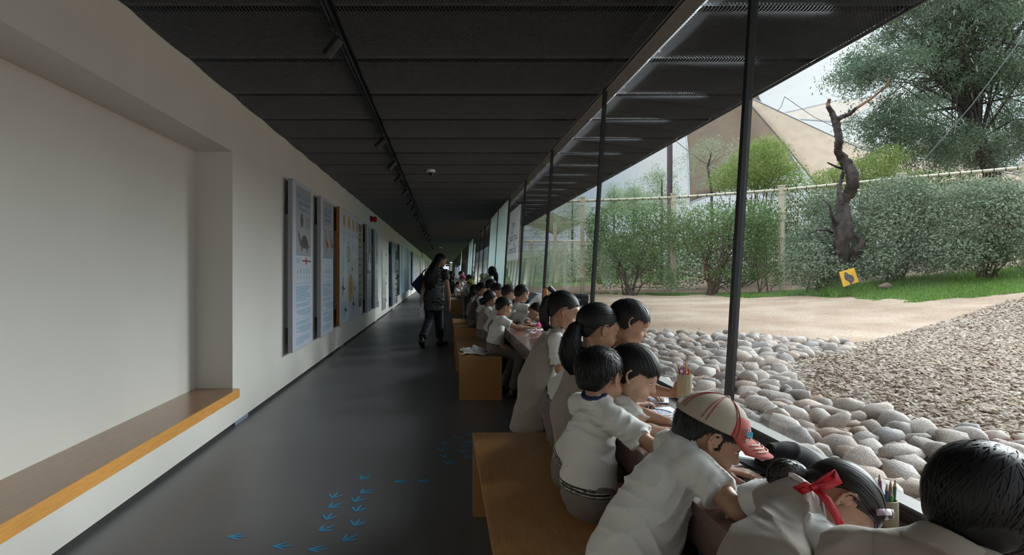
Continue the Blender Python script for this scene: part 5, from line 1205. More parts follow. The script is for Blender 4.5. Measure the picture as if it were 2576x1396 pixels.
    if vest is None:
        pr = tops+slv
        if shirt_long: pr = pr+[cap(A['hip']-sp*.16*s, A['hip'], .132*s*q, .108*s*q, (fr, .9))]
        smesh('shirt', pr, vox2, shirtm, t, .022*s, cuts=hemcut, disp=wr_)
    else:
        smesh('shirt_sleeves', [tops[3], tops[4]]+slv, vox2, shirtm, t, .02*s, disp=wr_)
        vp = [cap(a[1], a[2], a[3]+.004*s, a[4]+.003*s, a[5]) for a in tops[:3]]+[cap(A['shL']*.55+A['neck']*.45, A['neck']-side*.030*s, .043*s, .036*s), cap(A['shR']*.55+A['neck']*.45, A['neck']+side*.030*s, .043*s, .036*s)]
        if skirt:
            hb = (A['knL']+A['knR'])/2 if A.get('hem') is None else A['hem']; vp += [cap(A['hip']+sp*.05*s, hb, .105*s*q, (hem_r or .165)*s, (fr, .82), True)]
            smesh('pinafore', vp, vox2, M[vest], t, .03*s, disp=(wrinkle(.008*s, seed+1, ((1, 0, .15), (0, 1, .12), (.7, .7, .1)), 11) if not nowr else None))
        else: smesh('vest', vp, vox2, M[vest], t, .03*s, cuts=hemcut, disp=wr_)
    # collar: a folded band, and the lanyard ribbon under it
    nd = unit(nb-A['neck']); cp = [cap(A['neck']-nd*.006*s, A['neck']+nd*.030*s, .052*s, .041*s)]
    cc = A['neck']+nd*.012*s; n2 = unit(nd+fr*.0)
    smesh('collar', [cap(A['neck']-nd*.022*s, A['neck']+nd*.045*s, .071*s, .041*s)], vox2*.7, shirtm, t, .004, cuts=[(cc+n2*.017*s, n2), (cc-n2*.017*s, -n2)])
    if collar: smesh('lanyard_ribbon' if collar == 'navy' else 'neck_ribbon', [cap(A['neck']-nd*.022*s, A['neck']+nd*.045*s, .069*s, .0415*s)], vox2*.6, M[collar], t, .004, cuts=[(cc+n2*.023*s, n2), (cc+n2*.014*s, -n2)])
    # --- legs
    if legs and not skirt:
        pel = [cap(A['hip']-sp*.035*s, A['hip']+sp*.026*s, .096*s*q, .105*s*q*torso_f, (fr, .82), True), cap(A['hpL']-sp*.012*s, A['hpR']-sp*.012*s, .068*s*q, .068*s*q)]
        for S_ in 'LR':
            hp, kn, an = A['hp'+S_], A['kn'+S_], A['an'+S_]; pel += [cap(hp-sp*.034*s, kn, .066*s, .054*s), cap(kn, an+(kn-an)*.08, .053*s, .048*s, None, True)]
        smesh('trousers', pel, vox2*1.5, M[bottom], t, .022*s, disp=wrinkle(.005*s, seed+3) if not nowr else None)
        if belt:
            b0 = A['hip']+sp*.014*s
            for nm, off, h, m_, gr in (('belt', 0, .013, 'beltm', .0), ('belt_stripe', .0055, .0028, 'beltstripe', .0025), ('belt_stripe', -.0055, .0028, 'beltstripe', .0025)):
                smesh(nm, [cap(A['hip']-sp*.05*s, A['hip']+sp*.07*s, (.113+gr)*s*q*torso_f, (.113+gr)*s*q*torso_f, (fr, .83)), cap(A['hpL']-sp*.012*s, A['hpR']-sp*.012*s, (.0725+gr)*s*q, (.0725+gr)*s*q)], vox2*1.3 if h > .01 else min(vox2*.9, .006), M[m_], t, .004, cuts=[(b0+sp*(off+h)*s, sp), (b0+sp*(off-h)*s, -sp)])
    if legs:
        for S_ in 'LR':
            an, kn = A['an'+S_], A['kn'+S_]; tf = A.get('toe'+S_); fwd = fr*0+unit(tf) if tf is not None else unit(np.array([1.0, 0, 0])); 
            base = an+np.array([0, 0, -.045*s]); smesh('shoe', [cap(base-fwd*.03*s, base+fwd*.09*s, .032*s, .028*s, ((0, 0, 1), .75)), cap(an, base, .032*s, .034*s)], vox2*1.2, M['shoe'] if top != 'white' else M['shoe'], t, .02*s)
    # --- hair
    if style:
        Lw = lambda *v: c+R@(np.array(v, float)*hs)
        sh_ = hair_shell(c, R, hs, style); tl = tie
        V, Q = surf(sh_, vox*1.25, .012, disp=None, post=hair_post(c, R, hs, style if not cap_hair else 'cap'))
        parts = [(V, Q)]
        if nstr: parts.append(strands(c, R, hs, style if not cap_hair else 'cap', nstr, seed, tie=tie))
        if tail is not None:
            path, rads = tail; path = [np.array(p, float) for p in path]; parts.append(surf(tail_prims(path, rads), vox*1.6, .012)); 
            if nstr: parts.append(tail_strands(path, rads, max(60, nstr//2), seed+5))
        V, Q = join(*parts); at(t, link('hair', np_mesh('hair', V, Q, True), M[hair]))
    return t, dict(c=c, R=R, s=hs, A=A)
# ================================================================ the cast
Zv = np.array((0, 0, 1.0))
def pose(hip, az, neck, head, fwd, s=1.0, chest=None, kind='sit', wrL=None, wrR=None, elL=None, elR=None, shL=None, shR=None, up=None, taz=None, floor_z=0.0, knL=None, knR=None, anL=None, anR=None, hs=1.0):
    hip = np.array(hip, float); neck = np.array(neck, float); head = np.array(head, float)
    F = np.array((math.cos(math.radians(az)), math.sin(math.radians(az)), 0)); right = np.cross(F, Zv)
    if chest is None:
        chest = hip*.42+neck*.58-F*.012*s+Zv*.0
    chest = np.array(chest, float); sp = unit(neck-chest)
    J = dict(hip=hip, neck=neck, head=head, fwd=np.array(fwd, float), chest=chest, up=np.array(up, float) if up is not None else Zv*1.0, hs=hs)
    base = neck-sp*.045*s
    J['shL'] = base-right*.108*s if shL is None else np.array(shL, float); J['shR'] = base+right*.108*s if shR is None else np.array(shR, float)
    for S_, sg, wr, el in (('L', -1, wrL, elL), ('R', 1, wrR, elR)):
        sh = J['sh'+S_]
        if wr is None: wr = sh+F*.22*s-Zv*.20*s
        wr = np.array(wr, float)
        if el is None: el, wr2 = ik(sh, wr, .19*s, .165*s, right*sg*.8-Zv*.9-F*.1)
        J['el'+S_] = np.array(el, float); J['wr'+S_] = wr
        hp = hip+right*sg*.052*s; J['hp'+S_] = hp
        if kind == 'sit': kn = hp+F*.245*s+right*sg*.03*s-Zv*.055*s; an = kn-F*.06*s; an = np.array((an[0], an[1], max(floor_z+.07, kn[2]-.27*s)))
        elif kind == 'kneel': kn = hp+F*.12*s-Zv*.10*s; an = kn-F*.24*s-Zv*.02
        else: kn = hp-Zv*(hip[2]-floor_z)*.5+F*.02*s; an = np.array((kn[0]-F[0]*.02, kn[1]-F[1]*.02, floor_z+.07*s))
        J['kn'+S_], J['an'+S_] = kn, an
    for k, v in (('knL', knL), ('knR', knR), ('anL', anL), ('anR', anR)):
        if v is not None: J[k] = np.array(v, float)
    J['toeL'] = J['toeR'] = F
    return J
def cap_on(parent, c, R, s, crown, visor, front=None, detail=False, vox=.004, tilt=0.0, name='cap'):
    """baseball cap on a head; crown dome, button, visor"""
    c = np.array(c, float); L = lambda *v: c+R@(np.array(v, float)*s)
    def post(p, d):
        q = (p-c)@R/s; line = .036+q[:, 1]*.10
        return np.maximum(d, (line-q[:, 2])*s)
    dome = [ellp(L(0, -.010, .030), np.array((.085, .100, .088))*s, R)]
    V, Q = surf(dome, vox, .01, post=post)
    if front is not None:
        cm = V[Q].mean(1); q = (cm-c)@R/s; isf = (q[:, 1] > .022) & (np.abs(q[:, 0]) < .085-.55*np.clip(q[:, 2]-.045, 0, 1)) & (q[:, 2] < .092); mi = isf.astype(int)
        o = link(name, np_mesh(name, V, Q, True, mi), [crown, front])
    else: o = link(name, np_mesh(name, V, Q, True), crown)
    at(parent, o)
    def sub(oo): oo.parent = o; oo.matrix_parent_inverse = Matrix.Identity(4); return oo
    # visor: curved plate
    n, m = 18, 8; Vv = []
    for j in range(m+1):
        for i in range(n+1):
            a = -1.15+2.3*i/n; r0x, r0y = .080, .090; x0 = r0x*math.sin(a); y0 = -.006+r0y*math.cos(a)
            ext = .072*math.cos(a*.85)**.75*j/m; z = .040+y0*.10-ext*.16-.030*(x0/.08)**2*(.35+.65*j/m)+.006
            Vv.append(L(x0*(1+.06*j/m), y0+ext, z))
    F = [(j*(n+1)+i, j*(n+1)+i+1, (j+1)*(n+1)+i+1, (j+1)*(n+1)+i) for j in range(m) for i in range(n)]
    vo = link('visor', np_mesh('visor', np.array(Vv), np.array(F), True), visor); so = vo.modifiers.new('thick', 'SOLIDIFY'); so.thickness = .004*s; sub(vo)
    sub(G().lathe(L(0, -.010, .117), R[:, 2], [(0, .008*s), (.004*s, .006*s), (.006*s, .001)], 10).obj('button', crown, smooth=True))
    return o, sub, L, Vv, (n, m)

# ---- 1 boy in the cap, drawing
J = pose((.505, 1.60, .535), 8, (.655, 1.665, .815), P(1783, 1098, 1.66), (.82, -.24, -.48), s=1.03, chest=(.585, 1.62, .705), up=(.5, -.1, .85),
         wrR=P(1893, 1238, 1.585), elR=(.712, 1.44, .722), shR=(.655, 1.545, .785), wrL=(.815, 1.74, .722), elL=(.765, 1.84, .735), shL=(.660, 1.745, .790))
boy, H = person('boy in a khaki and red cap leaning over the counter to draw', J, vox=.0036, s=1.03, style='short', cap_hair=True, nstr=500, seed=3, shirt_long=True, curl=(.12, .75), palm=((0, 0, -1), (.3, .35, -.9)), handdir=((.9, -.42, -.04), (.85, .35, -.1)), torso_f=1.08, sleeve_f=.62, belt=False)
M['khaki'] = cloth('khaki_cap_cotton', (.36, .31, .23)); M['capred'] = cloth('faded_red_cotton', (.36, .075, .06)); M['teal'] = mat('teal_embroidery', (.02, .33, .45), .7); M['stitch_red'] = mat('red_stitching', (.30, .02, .03), .8); M['cream_st'] = mat('cream_stitching', (.68, .60, .50), .8)
co, sub, Lc, VV, (vn, vm) = cap_on(boy, H['c'], H['R'], H['s'], M['khaki'], M['capred'], M['capred'], vox=.0034)
R_ = H['R']
def on_dome(a, e, lift=.0008):
    d = np.array((math.sin(a)*math.cos(e), math.cos(a)*math.cos(e), math.sin(e))); return Lc(*(np.array((0, -.010, .030))+d*(np.array((.085, .100, .088))+lift)))
for az_, dz in ((1.12, 0), (2.0, 0), (2.75, 0), (-1.12, 0)):
    for o_ff in (-.045, .045):
        g = G(); g.tube([on_dome(az_+o_ff*(1+.4*math.cos(e)), e) for e in np.linspace(.14, 1.42, 16)], .0011, 5); sub(g.obj('seam_stitching', M['stitch_red']))
for k_ in (3, 4.4, 5.8):
    j = int(k_); g = G(); pts = [np.array(VV[min(j, vm)*(vn+1)+i])*(1-(k_-j))+np.array(VV[min(j+1, vm)*(vn+1)+i])*(k_-j)+R_[:, 2]*.0032 for i in range(3, vn-2)]; g.tube(pts, .0017, 5); sub(g.obj('visor_stitching', M['cream_st']))
sub(G().tube([on_dome(3.0, .12, .003), on_dome(3.0, .30, .003)], .006, 6).obj('back_buckle', M['ledge']))
def dome_text(body, size, a0, e0, m, nm):
    c_ = on_dome(a0, e0, .0025); nn = unit(c_-Lc(0, -.010, .030)); right = unit(np.cross(R_[:, 2], nn)); up_ = np.cross(nn, right)
    mt = Matrix(((right[0], up_[0], nn[0], c_[0]), (right[1], up_[1], nn[1], c_[1]), (right[2], up_[2], nn[2], c_[2]), (0, 0, 0, 1)))
    o = text(body, size, mt, m, boy, nm, extrude=.001); sub(o); return o
dome_text('Gua', .034, .60, .40, M['teal'], 'embroidered_lettering'); dome_text('UCHU', .013, .62, .19, M['cream_st'], 'embroidered_lettering')
# pencil in his hand
pc = thing('pencil', 'blue pencil in the hand of the boy wearing the cap', 'pencil', loc=P(1930, 1205, 1.6)); a_ = np.array(P(1916, 1240, 1.60)); b_2 = np.array(P(1940, 1176, 1.60)); M['penblue'] = mat('pencil_blue', (.08, .22, .36), .5); M['wood_raw'] = mat('pencil_wood', (.6, .42, .25), .7)
at(pc, G().lathe(a_+(b_2-a_)*.15, b_2-a_, [(0, .0036), (float(np.linalg.norm(b_2-a_))*.85, .0036)], 6).obj('shaft', M['penblue'])); at(pc, G().lathe(a_+(b_2-a_)*.15, a_-b_2, [(0, .0036), (.010, .0007)], 6).obj('sharpened_tip', M['wood_raw']))
# lanyard hanging under him
ln = at(boy, G().tube([(.66, 1.60, .72), (.668, 1.56, .60), (.672, 1.545, .52), (.672, 1.54, .48)], .007, 4).obj('lanyard_strap', M['navy'])); at(boy, G().lathe((.660, 1.53, .545), (-.3, -1, 0), [(0, .02), (.003, .02)], 16).obj('lanyard_badge', M['print_white'], label='round white and red badge'))

# ---- 2 boy sitting on the near bench, back of head to us
J = pose((.515, 2.13, .525), 14, (.545, 2.14, .835), P(1510, 948, 2.15), (.78, .55, -.22), s=1.0, wrR=(.82, 1.98, .722), elR=(.690, 1.955, .722), shR=(.590, 2.035, .790), shL=(.510, 2.245, .800), wrL=(.80, 2.16, .722))
person('boy with short black hair seated beside the fringed boy, back to us', J, vox=.0042, s=1.0, style='messy', nstr=1700, seed=11, curl=(.3, .3), sleeve_f=.68)
# ---- 3 boy with the bowl fringe
J = pose((.525, 2.40, .53), 0, (.655, 2.300, .828), P(1595, 940, 2.20), (.80, -.42, -.47), s=1.0, wrR=(.815, 2.095, .723), elR=(.700, 2.140, .733), shR=(.665, 2.205, .800), wrL=(.86, 2.27, .723), elL=(.775, 2.39, .733), shL=(.655, 2.41, .805), up=(.38, -.2, .9))
person('boy with a black bowl fringe looking down at his butterfly picture', J, vox=.0036, s=1.0, skin='skin_fair', style='fringe', nstr=2000, seed=21, curl=(.25, .25), handdir=((.95, -.2, -.02), (.95, -.25, -.02)), look=(0, .8, -.45), sleeve_f=.7)
# ---- 4 child passing the bamboo cup
J = pose((.575, 2.98, .66), 0, (.81, 2.77, .945), P(1583, 812, 2.70), (.88, -.18, -.45), s=1.0, kind='stand', wrR=P(1692, 990, 2.275), elR=P(1630, 978, 2.42), shR=(.80, 2.655, .915), shL=(.80, 2.88, .92), wrL=(.95, 2.80, .73), up=(.45, 0, .9))
person('dark haired child by the glass reaching out with a bamboo cup', J, vox=.0044, s=.98, style='fringe', nstr=1300, seed=31, curl=(.3, .95), palm=((0, 0, -1), (.75, .15, .55)), handdir=(None, (.80, -.55, .15)), thumbs=(None, (0, .2, 1)))
def cup(name, label, base, r, h, pencils, axis=(0, 0, 1)):
    t = thing(name, label, 'pencil cup', loc=base); b = np.array(base, float)
    at(t, G().lathe(b, axis, [(0, r*.92), (.003, r), (h*.3, r*1.02), (h, r), (h, r*.84), (h*.25, r*.82)], 24).obj('bamboo_wall', M['bamboo'])); return t
M['bamboo'] = mat_wood('bamboo_wood', (.30, .25, .15), (.42, .36, .24), (30, 30, 2), .55, 0)
cu = cup('pencil_cup', 'bamboo cup of pencils held up in a child hand before the stones', P(1722, 1003, 2.215), .026, .092, 0)
colsP = [(.35, .02, .06), (.35, .06, .25), (.03, .10, .35), (.6, .3, .02), (.05, .3, .08), (.5, .12, .05), (.04, .04, .05)]
def pencil(label, b, d, L_, c):
    t = thing('pencil', label, 'pencil', 'pencils in the bamboo cups', loc=tuple(b)); m = mat('pencil_paint', c, .4); d = unit(d); b = np.array(b, float)
    at(t, G().lathe(b, d, [(0, .0036), (L_-.016, .0036)], 6).obj('shaft', m)); at(t, G().lathe(b+d*(L_-.016), d, [(0, .0036), (.011, .0016)], 6).obj('wood_tip', M['wood_raw'])); at(t, G().lathe(b+d*(L_-.005), d, [(0, .0016), (.005, .0002)], 6).obj('point', m)); return t
cb0 = np.array(P(1722, 1003, 2.215))
for i, (dx, dy, c) in enumerate([(-.010, .004, colsP[0]), (-.003, -.008, colsP[1]), (.006, .006, colsP[3]), (.010, -.004, colsP[5])]):
    pencil(['crimson pencil in the held cup', 'purple pencil in the held cup', 'orange pencil leaning in the held cup', 'red brown pencil in the held cup'][i], cb0+np.array((dx, dy, .01)), (dx*6-.02, dy*4, 1), .118+.008*(i % 3), c)
# ---- 5 girl with the long ponytail and hair clip
hd = np.array(P(1506, 826, 2.68)); 
J = pose((.600, 2.76, .64), 0, (.668, 2.700, .928), hd, (.93, .12, -.33), s=1.02, kind='stand', wrR=(.84, 2.58, .725), wrL=(.84, 2.80, .725), up=(.3, 0, .95)); J['hem'] = np.array((.615, 2.77, .38))
tie = (0, -.105, -.004)
clip = np.array(P(1459, 812, 2.66))
path = [clip, np.array(P(1447, 826, 2.655)), np.array(P(1437, 856, 2.65)), np.array(P(1432, 890, 2.65)), np.array(P(1437, 918, 2.65)), np.array(P(1442, 942, 2.65))]
girl5, H5 = person('girl with a long black ponytail and olive hair clip beside the fringed boy', J, vox=.0042, s=1.02, skin='skin', style='pony', nstr=1500, seed=41, vest='vest', skirt=True, hem_r=.115, tie=tie, tail=(path, [.016, .030, .042, .044, .034, .006]), look=(0, .8, -.4))
M['clip'] = mat('olive_clip', (.085, .075, .05), .35)
g = G(); fr5 = frame_from((.9, .3, 0)); 
for i in range(4): g.obox(clip+np.array((.006, 0, .012-.010*i)), (.012, 0, 0), (0, .02, 0), (0, 0, .0035))
g.obox(clip+np.array((.014, 0, -.003)), (.004, 0, 0), (0, .016, 0), (0, 0, .022)); g.obox(clip+np.array((-.006, 0, -.003)), (.004, 0, 0), (0, .016, 0), (0, 0, .018))
at(girl5, g.obj('hair_clip', M['clip'], bevel=.0015))
M['gold'] = mat('gold_earring', (.6, .38, .12), .25, metal=1)
at(girl5, G().tube([H5['c']+H5['R']@np.array((.078, -.004+.006*math.cos(a), -.034+.006*math.sin(a))) for a in np.linspace(0, 2*PI, 10)], .0014, 5).obj('earring', M['gold']))
# ---- 6 standing girl in the pinafore
hd = np.array(P(1418, 784, 3.41))
J = pose((.535, 3.46, .655), 0, (.645, 3.425, .950), hd, (.90, -.15, -.42), s=1.04, kind='stand', wrR=(.80, 3.30, .725), elR=P(1408, 930, 3.33), wrL=(.82, 3.50, .725), up=(.38, 0, .93)); J['hem'] = np.array((.505, 3.44, .37))
path = [hd+np.array((-.075, 0, .045)), np.array(P(1378, 752, 3.41)), np.array(P(1368, 778, 3.41)), np.array(P(1369, 805, 3.41)), np.array(P(1376, 832, 3.41))]
person('girl in a beige pinafore standing at the end of the bench, side on', J, vox=.005, s=1.04, skin='skin', style='pony', nstr=1200, seed=51, vest='vest', skirt=True, hem_r=.155, tie=(0, -.095, .045), tail=(path, [.018, .024, .026, .024, .006]), sleeve_f=.75)
# ---- 7 girl asleep-low with the red ribbon
hd = np.array(P(2100, 1272, 1.325))
J = pose((.50, 1.08, .545), 25, (.772, 1.325, .792), hd, (.06, -.50, -.80), s=.97, chest=(.650, 1.215, .705), up=(.95, -.02, .30), wrR=(.93, 1.14, .722), elR=(.82, 1.06, .722), shR=(.762, 1.235, .748), wrL=(.95, 1.46, .722), elL=(.86, 1.50, .725), shL=(.748, 1.425, .752), hs=.93)
girl7, H7 = person('girl with a red bow and striped hairband resting her head low over the counter', J, vox=.004, s=.97, bulk=.92, skin='skin', style='pinned', hair='hair_b', nstr=2000, seed=61, vest='vest', tie=(0, -.10, -.03), tail=([hd+H_ for H_ in (np.array((-.06, .04, .060)), np.array((-.095, .035, .060)), np.array((-.12, .03, .035)))], [.026, .030, .012]), sleeve_f=.8, collar=None)
c7, R7 = H7['c'], H7['R']; L7 = lambda *v: c7+R7@np.array(v, float)
bw = hd+np.array((-.085, -.060, .062)); g = G()
def ribbon3(pts, w, m, nm, par, tw=(0, 0, 1)):
    pts = [np.array(p, float) for p in pts]; V = []
    for i, p in enumerate(pts):
        d = unit(pts[min(i+1, len(pts)-1)]-pts[max(i-1, 0)]); sd = unit(np.cross(d, tw))*w*((.6+.4*math.sin(PI*i/(len(pts)-1))) if nm != 'hairband' else 1); V += [p-sd, p+sd]
    F = [(2*i, 2*i+1, 2*i+3, 2*i+2) for i in range(len(pts)-1)]; o = link(nm, np_mesh(nm, np.array(V), np.array(F), True), m); q = o.modifiers.new('t', 'SOLIDIFY'); q.thickness = .0015; return at(par, o)
ribbon3([bw, bw+(.018, -.01, .022), bw+(.036, -.015, .034), bw+(.040, -.02, .022), bw+(.020, -.012, .008), bw], .011, M['ribbonred'], 'bow_loop', girl7, (0, 1, .2))
ribbon3([bw, bw+(-.016, .0, .006), bw+(-.030, .01, -.004), bw+(-.020, .005, -.010), bw], .009, M['ribbonred'], 'bow_loop', girl7, (0, 1, .2))
ribbon3([bw, bw+(.016, -.02, -.018), bw+(.026, -.035, -.045), bw+(.032, -.045, -.072)], .009, M['ribbonred'], 'bow_tail', girl7, (0, 1, .2))
at(girl7, G().lathe(bw-np.array((.006, 0, .0)), (1, 0, .3), [(0, .007), (.012, .008)], 10).obj('bow_knot', M['ribbonred']))
for k in range(9):                                       # striped hairband over the head
    a0, a1 = -1.3+k*.29, -1.3+(k+1)*.29; pts = [L7(.0735*math.sin(a), .030, .026+.0785*math.cos(a)) for a in np.linspace(a0, a1, 4)]
    ribbon3(pts, .0065, M['print_white'] if k % 2 else mat('hairband_mauve', (.25, .16, .2), .6), 'hairband', girl7, tuple(R7[:, 1]*0+np.cross(R7[:, 1], R7[:, 0])*0+unit(pts[1]-c7)))
M['mask'] = mat('clear_strap', (.35, .33, .30), .4)
ribbon3([L7(.073, .000, -.050), L7(.068, .03, -.055), L7(.052, .058, -.062), L7(.036, .075, -.070)], .004, M['mask'], 'chin_strap', girl7, tuple(R7[:, 0]))
# ---- 8 child filling the corner
hd = np.array(P(2482, 1282, .90))
J = pose((.50, .80, .54), 30, (.752, .885, .872), hd, (.82, .25, -.52), s=1.05, hs=.86, chest=(.64, .86, .72), wrR=(.92, .80, .722), wrL=(.95, 1.05, .722), up=(.5, .1, .85))
person('child with a big mop of black hair close in the front corner, back to us', J, vox=.0042, s=1.05, style='mop', nstr=3600, seed=71, vest='vest', collar=None, hands=True, shirtmat=M['vest'])

# ---- second bench
J = pose((.53, 6.22, .53), 5, (.590, 6.20, .822), P(1268, 772, 6.2), (.93, .18, -.32), s=.98, wrR=(.86, 6.05, .725), elR=(.735, 6.05, .728), shR=(.615, 6.09, .785), wrL=(.85, 6.30, .725), knR=(.79, 6.13, .43), anR=(.70, 6.1, .075), knL=(.77, 6.32, .43), anL=(.62, 6.33, .075))
person('boy with a red neck ribbon sitting on the second bench', J, vox=.0066, s=.98, style='short', nstr=500, seed=81, collar='ribbonred', face=True)
J = pose((.62, 7.02, .665), 8, (.835, 6.97, .918), P(1313, 739, 6.9), (.84, .42, -.34), s=1.0, kind='stand', wrR=P(1367, 779, 6.7), elR=P(1350, 778, 6.78), shR=(.86, 6.86, .885), wrL=(1.0, 7.05, .725), elL=(.88, 7.15, .74))
person('boy in a white shirt stretching his arm toward the orange post', J, vox=.007, s=1.0, style='short', nstr=400, seed=82, belt=False)
J = pose((.72, 7.22, .68), -30, (1.02, 6.76, .790), P(1346, 784, 6.6), (-.38, -.78, -.48), s=.95, kind='stand', chest=(.90, 6.92, .78), wrR=(.955, 6.22, .722), elR=(.90, 6.45, .73), wrL=(1.06, 6.42, .722), up=(.35, -.45, .8), shR=(.93, 6.70, .775), shL=(1.06, 6.85, .78))
person('smiling girl with her face low over the counter behind the orange post', J, vox=.005, s=.95, style='pony', tie=(0, -.1, 0), nstr=400, seed=83)
J = pose((.56, 7.45, .53), 5, (.755, 7.36, .925), P(1280, 738, 7.3), (.86, .28, -.36), s=1.0, kind='stand', chest=(.66, 7.4, .75), wrR=(.92, 7.25, .725), wrL=(.92, 7.5, .725))
person('boy with tousled brown black hair behind the boy with the red ribbon', J, vox=.0078, s=1.0, style='messy', hair='hair_b', nstr=500, seed=84)
hd = np.array(P(1233, 752, 7.6)); tb = np.array(P(1214, 757, 7.55))
J = pose((.50, 7.62, .53), 12, (.550, 7.60, .840), hd, (.78, .52, -.34), s=1.0, wrR=(.78, 7.45, .725), wrL=(.8, 7.65, .725))
person('girl with a low hair bun and beige vest at the end of the second bench', J, vox=.0078, s=1.0, style='bun', tie=(0, -.1, -.02), nstr=400, seed=85, vest='vest', tail=([hd+(tb-hd)*.6, tb, tb+np.array((-.01, 0, -.03))], [.030, .042, .030]))
J = pose((.58, 8.05, .66), 5, (.66, 7.98, .895), P(1251, 733, 7.9), (.86, -.2, -.42), s=1.0, kind='stand', wrR=(.82, 7.85, .725), wrL=(.85, 8.1, .725))
person('girl with smooth black hair standing behind the low bun girl', J, vox=.008, s=1.0, style='pony', tie=(0, -.1, 0), nstr=300, seed=86, vest='vest')
# ---- third bench and beyond: (label, px, py, Y, s, kind, style, opts)
def quick(label, px, py, Y, s, kind, style, fwd=(.85, .3, -.35), hipx=None, hipz=None, vox=.009, seed=0, cap_=None, neckd=(-.03, .02), adult=False, az=5, wr=True, **kw):
    hd = np.array(P(px, py, Y)); neck = hd+np.array((neckd[0], neckd[1], -.115*s)); hz = hipz if hipz is not None else (.53 if kind == 'sit' else .64*s)
    hx = hipx if hipx is not None else min(hd[0]-.06, .50 if kind == 'sit' else .56); hip = np.array((hx, Y+.03, hz))
    J = pose(hip, az, neck, hd, fwd, s=s, kind=kind, wrR=(neck[0]+.20, Y-.10, max(.725, neck[2]-.22)), wrL=(neck[0]+.22, Y+.12, max(.725, neck[2]-.22)))
    t, H = person(label, J, vox=vox, s=s, style=style, seed=seed, nstr=0 if vox > .0085 else 250, face=vox < .012, belt=vox < .009, nowr=vox > .011, **kw)
    if cap_: cap_on(t, H['c'], H['R'], H['s'], cap_[0], cap_[1], vox=max(.006, vox*.7))
    return t
M['yellowc'] = cloth('yellow_cap_cloth', (.72, .66, .12)); M['pinkc'] = cloth('pink_cap_cloth', (.62, .02, .20)); M['purplec'] = cloth('purple_print_cloth', (.30, .20, .48), amt=.5)
quick('child with short black hair on the far side of the third bench', 1236, 720, 9.0, 1.0, 'stand', 'messy', vox=.0084, seed=91)
quick('girl in a plum brown vest on the third bench', 1213, 728, 9.25, 1.0, 'sit', 'pony', fwd=(.85, .2, -.45), hipx=.46, neckd=(-.05, 0), vox=.0084, seed=92, vest='vest_dark', tie=(0, -.1, -.02))
quick('child in a purple patterned cap leaning in behind the plum vest girl', 1221, 728, 9.9, .95, 'stand', 'short', fwd=(.8, -.3, -.5), vox=.0084, seed=93, cap_=(M['purplec'], M['purplec']))
quick('girl with a straight black bob at the far end of the third bench', 1196, 732, 9.95, 1.0, 'sit', 'bob', fwd=(.92, .1, -.3), hipx=.46, neckd=(-.02, 0), vox=.007, seed=94, vest='vest')
quick('child in a bright yellow cap standing in a beige vest', 1184, 713, 15.6, 1.0, 'stand', 'short', fwd=(.8, -.4, -.45), vox=.010, seed=95, vest='vest', cap_=(M['yellowc'], M['yellowc']), hipx=.55)
quick('child in a black cap beside the yellow capped child', 1181, 702, 16.6, 1.05, 'stand', 'short', fwd=(.9, .1, -.3), vox=.011, seed=96, cap_=(M['blackcloth'], M['blackcloth']))
quick('child in a pink and black cap farther along the counter', 1164, 701, 19.6, 1.0, 'stand', 'short', fwd=(.9, -.2, -.3), vox=.011, seed=97, cap_=(M['pinkc'], M['blackcloth']), hipx=.5)
t = quick('boy with a navy lanyard leaning back on the distant bench', 1152, 717, 18.7, .95, 'sit', 'short', fwd=(.75, -.6, -.25), vox=.0085, seed=98, hipx=.45, az=-10, neckd=(-.06, .0), bottom='trouser')
quick('girl with tied black hair behind the pink capped child', 1161, 690, 21.5, 1.12, 'stand', 'bun', fwd=(.9, -.3, -.1), vox=.011, seed=99, tie=(0, -.1, 0), hipx=.48)
for i, (px, py, Y, s_) in enumerate([(1136, 688, 29, 1.2), (1142, 690, 30.5, 1.15), (1129, 687, 33, 1.2)]):
    quick(['dark dressed child in the far crowd beside the white screens', 'second dark dressed child in the far crowd nearer the glass', 'dark dressed child in the far crowd behind the woman'][i], px, py, Y, s_, 'stand', 'bob', vox=.016, seed=100+i, shirtmat=M['blackcloth'], bottom='beltm', hipx=(px-CX)*Y/FPX-.03, collar=None)
for i, (px, py, Y, s_) in enumerate([(1123, 681, 48, 1.4), (1127, 683, 44, 1.2)]):
    quick(['tiny grown up silhouette near the bright far doorway', 'tiny child silhouette near the bright far doorway'][i], px, py, Y, s_, 'stand', 'short', vox=.022, seed=110+i, shirtmat=M['blackcloth'], bottom='beltm', hipx=(px-CX)*Y/FPX-.03, collar=None)
# ---- woman in white by the frosted glass
hd = np.array(P(1239, 683, 13.4))
J = pose((.90, 13.45, .86), 15, (1.00, 13.42, 1.155), hd, (.6, .75, -.2), s=1.22, kind='sit', wrR=(1.05, 13.1, .85), wrL=(1.05, 13.7, .85), hs=.92, knL=(.62, 13.6, .74), knR=(.6, 13.3, .74), anL=(.55, 13.6, .40), anR=(.53, 13.3, .40))
path = [hd+np.array((.0, -.10, .04)), hd+np.array((.05, -.16, -.06)), hd+np.array((.09, -.16, -.20)), hd+np.array((.10, -.13, -.33))]
person('woman in a cream top with long black hair beside the frosted glass panels', J, vox=.009, s=1.22, style='bob', nstr=300, seed=120, name='woman', tail=(path, [.05, .06, .055, .02]), belt=False, bottom='beltm', collar=None)
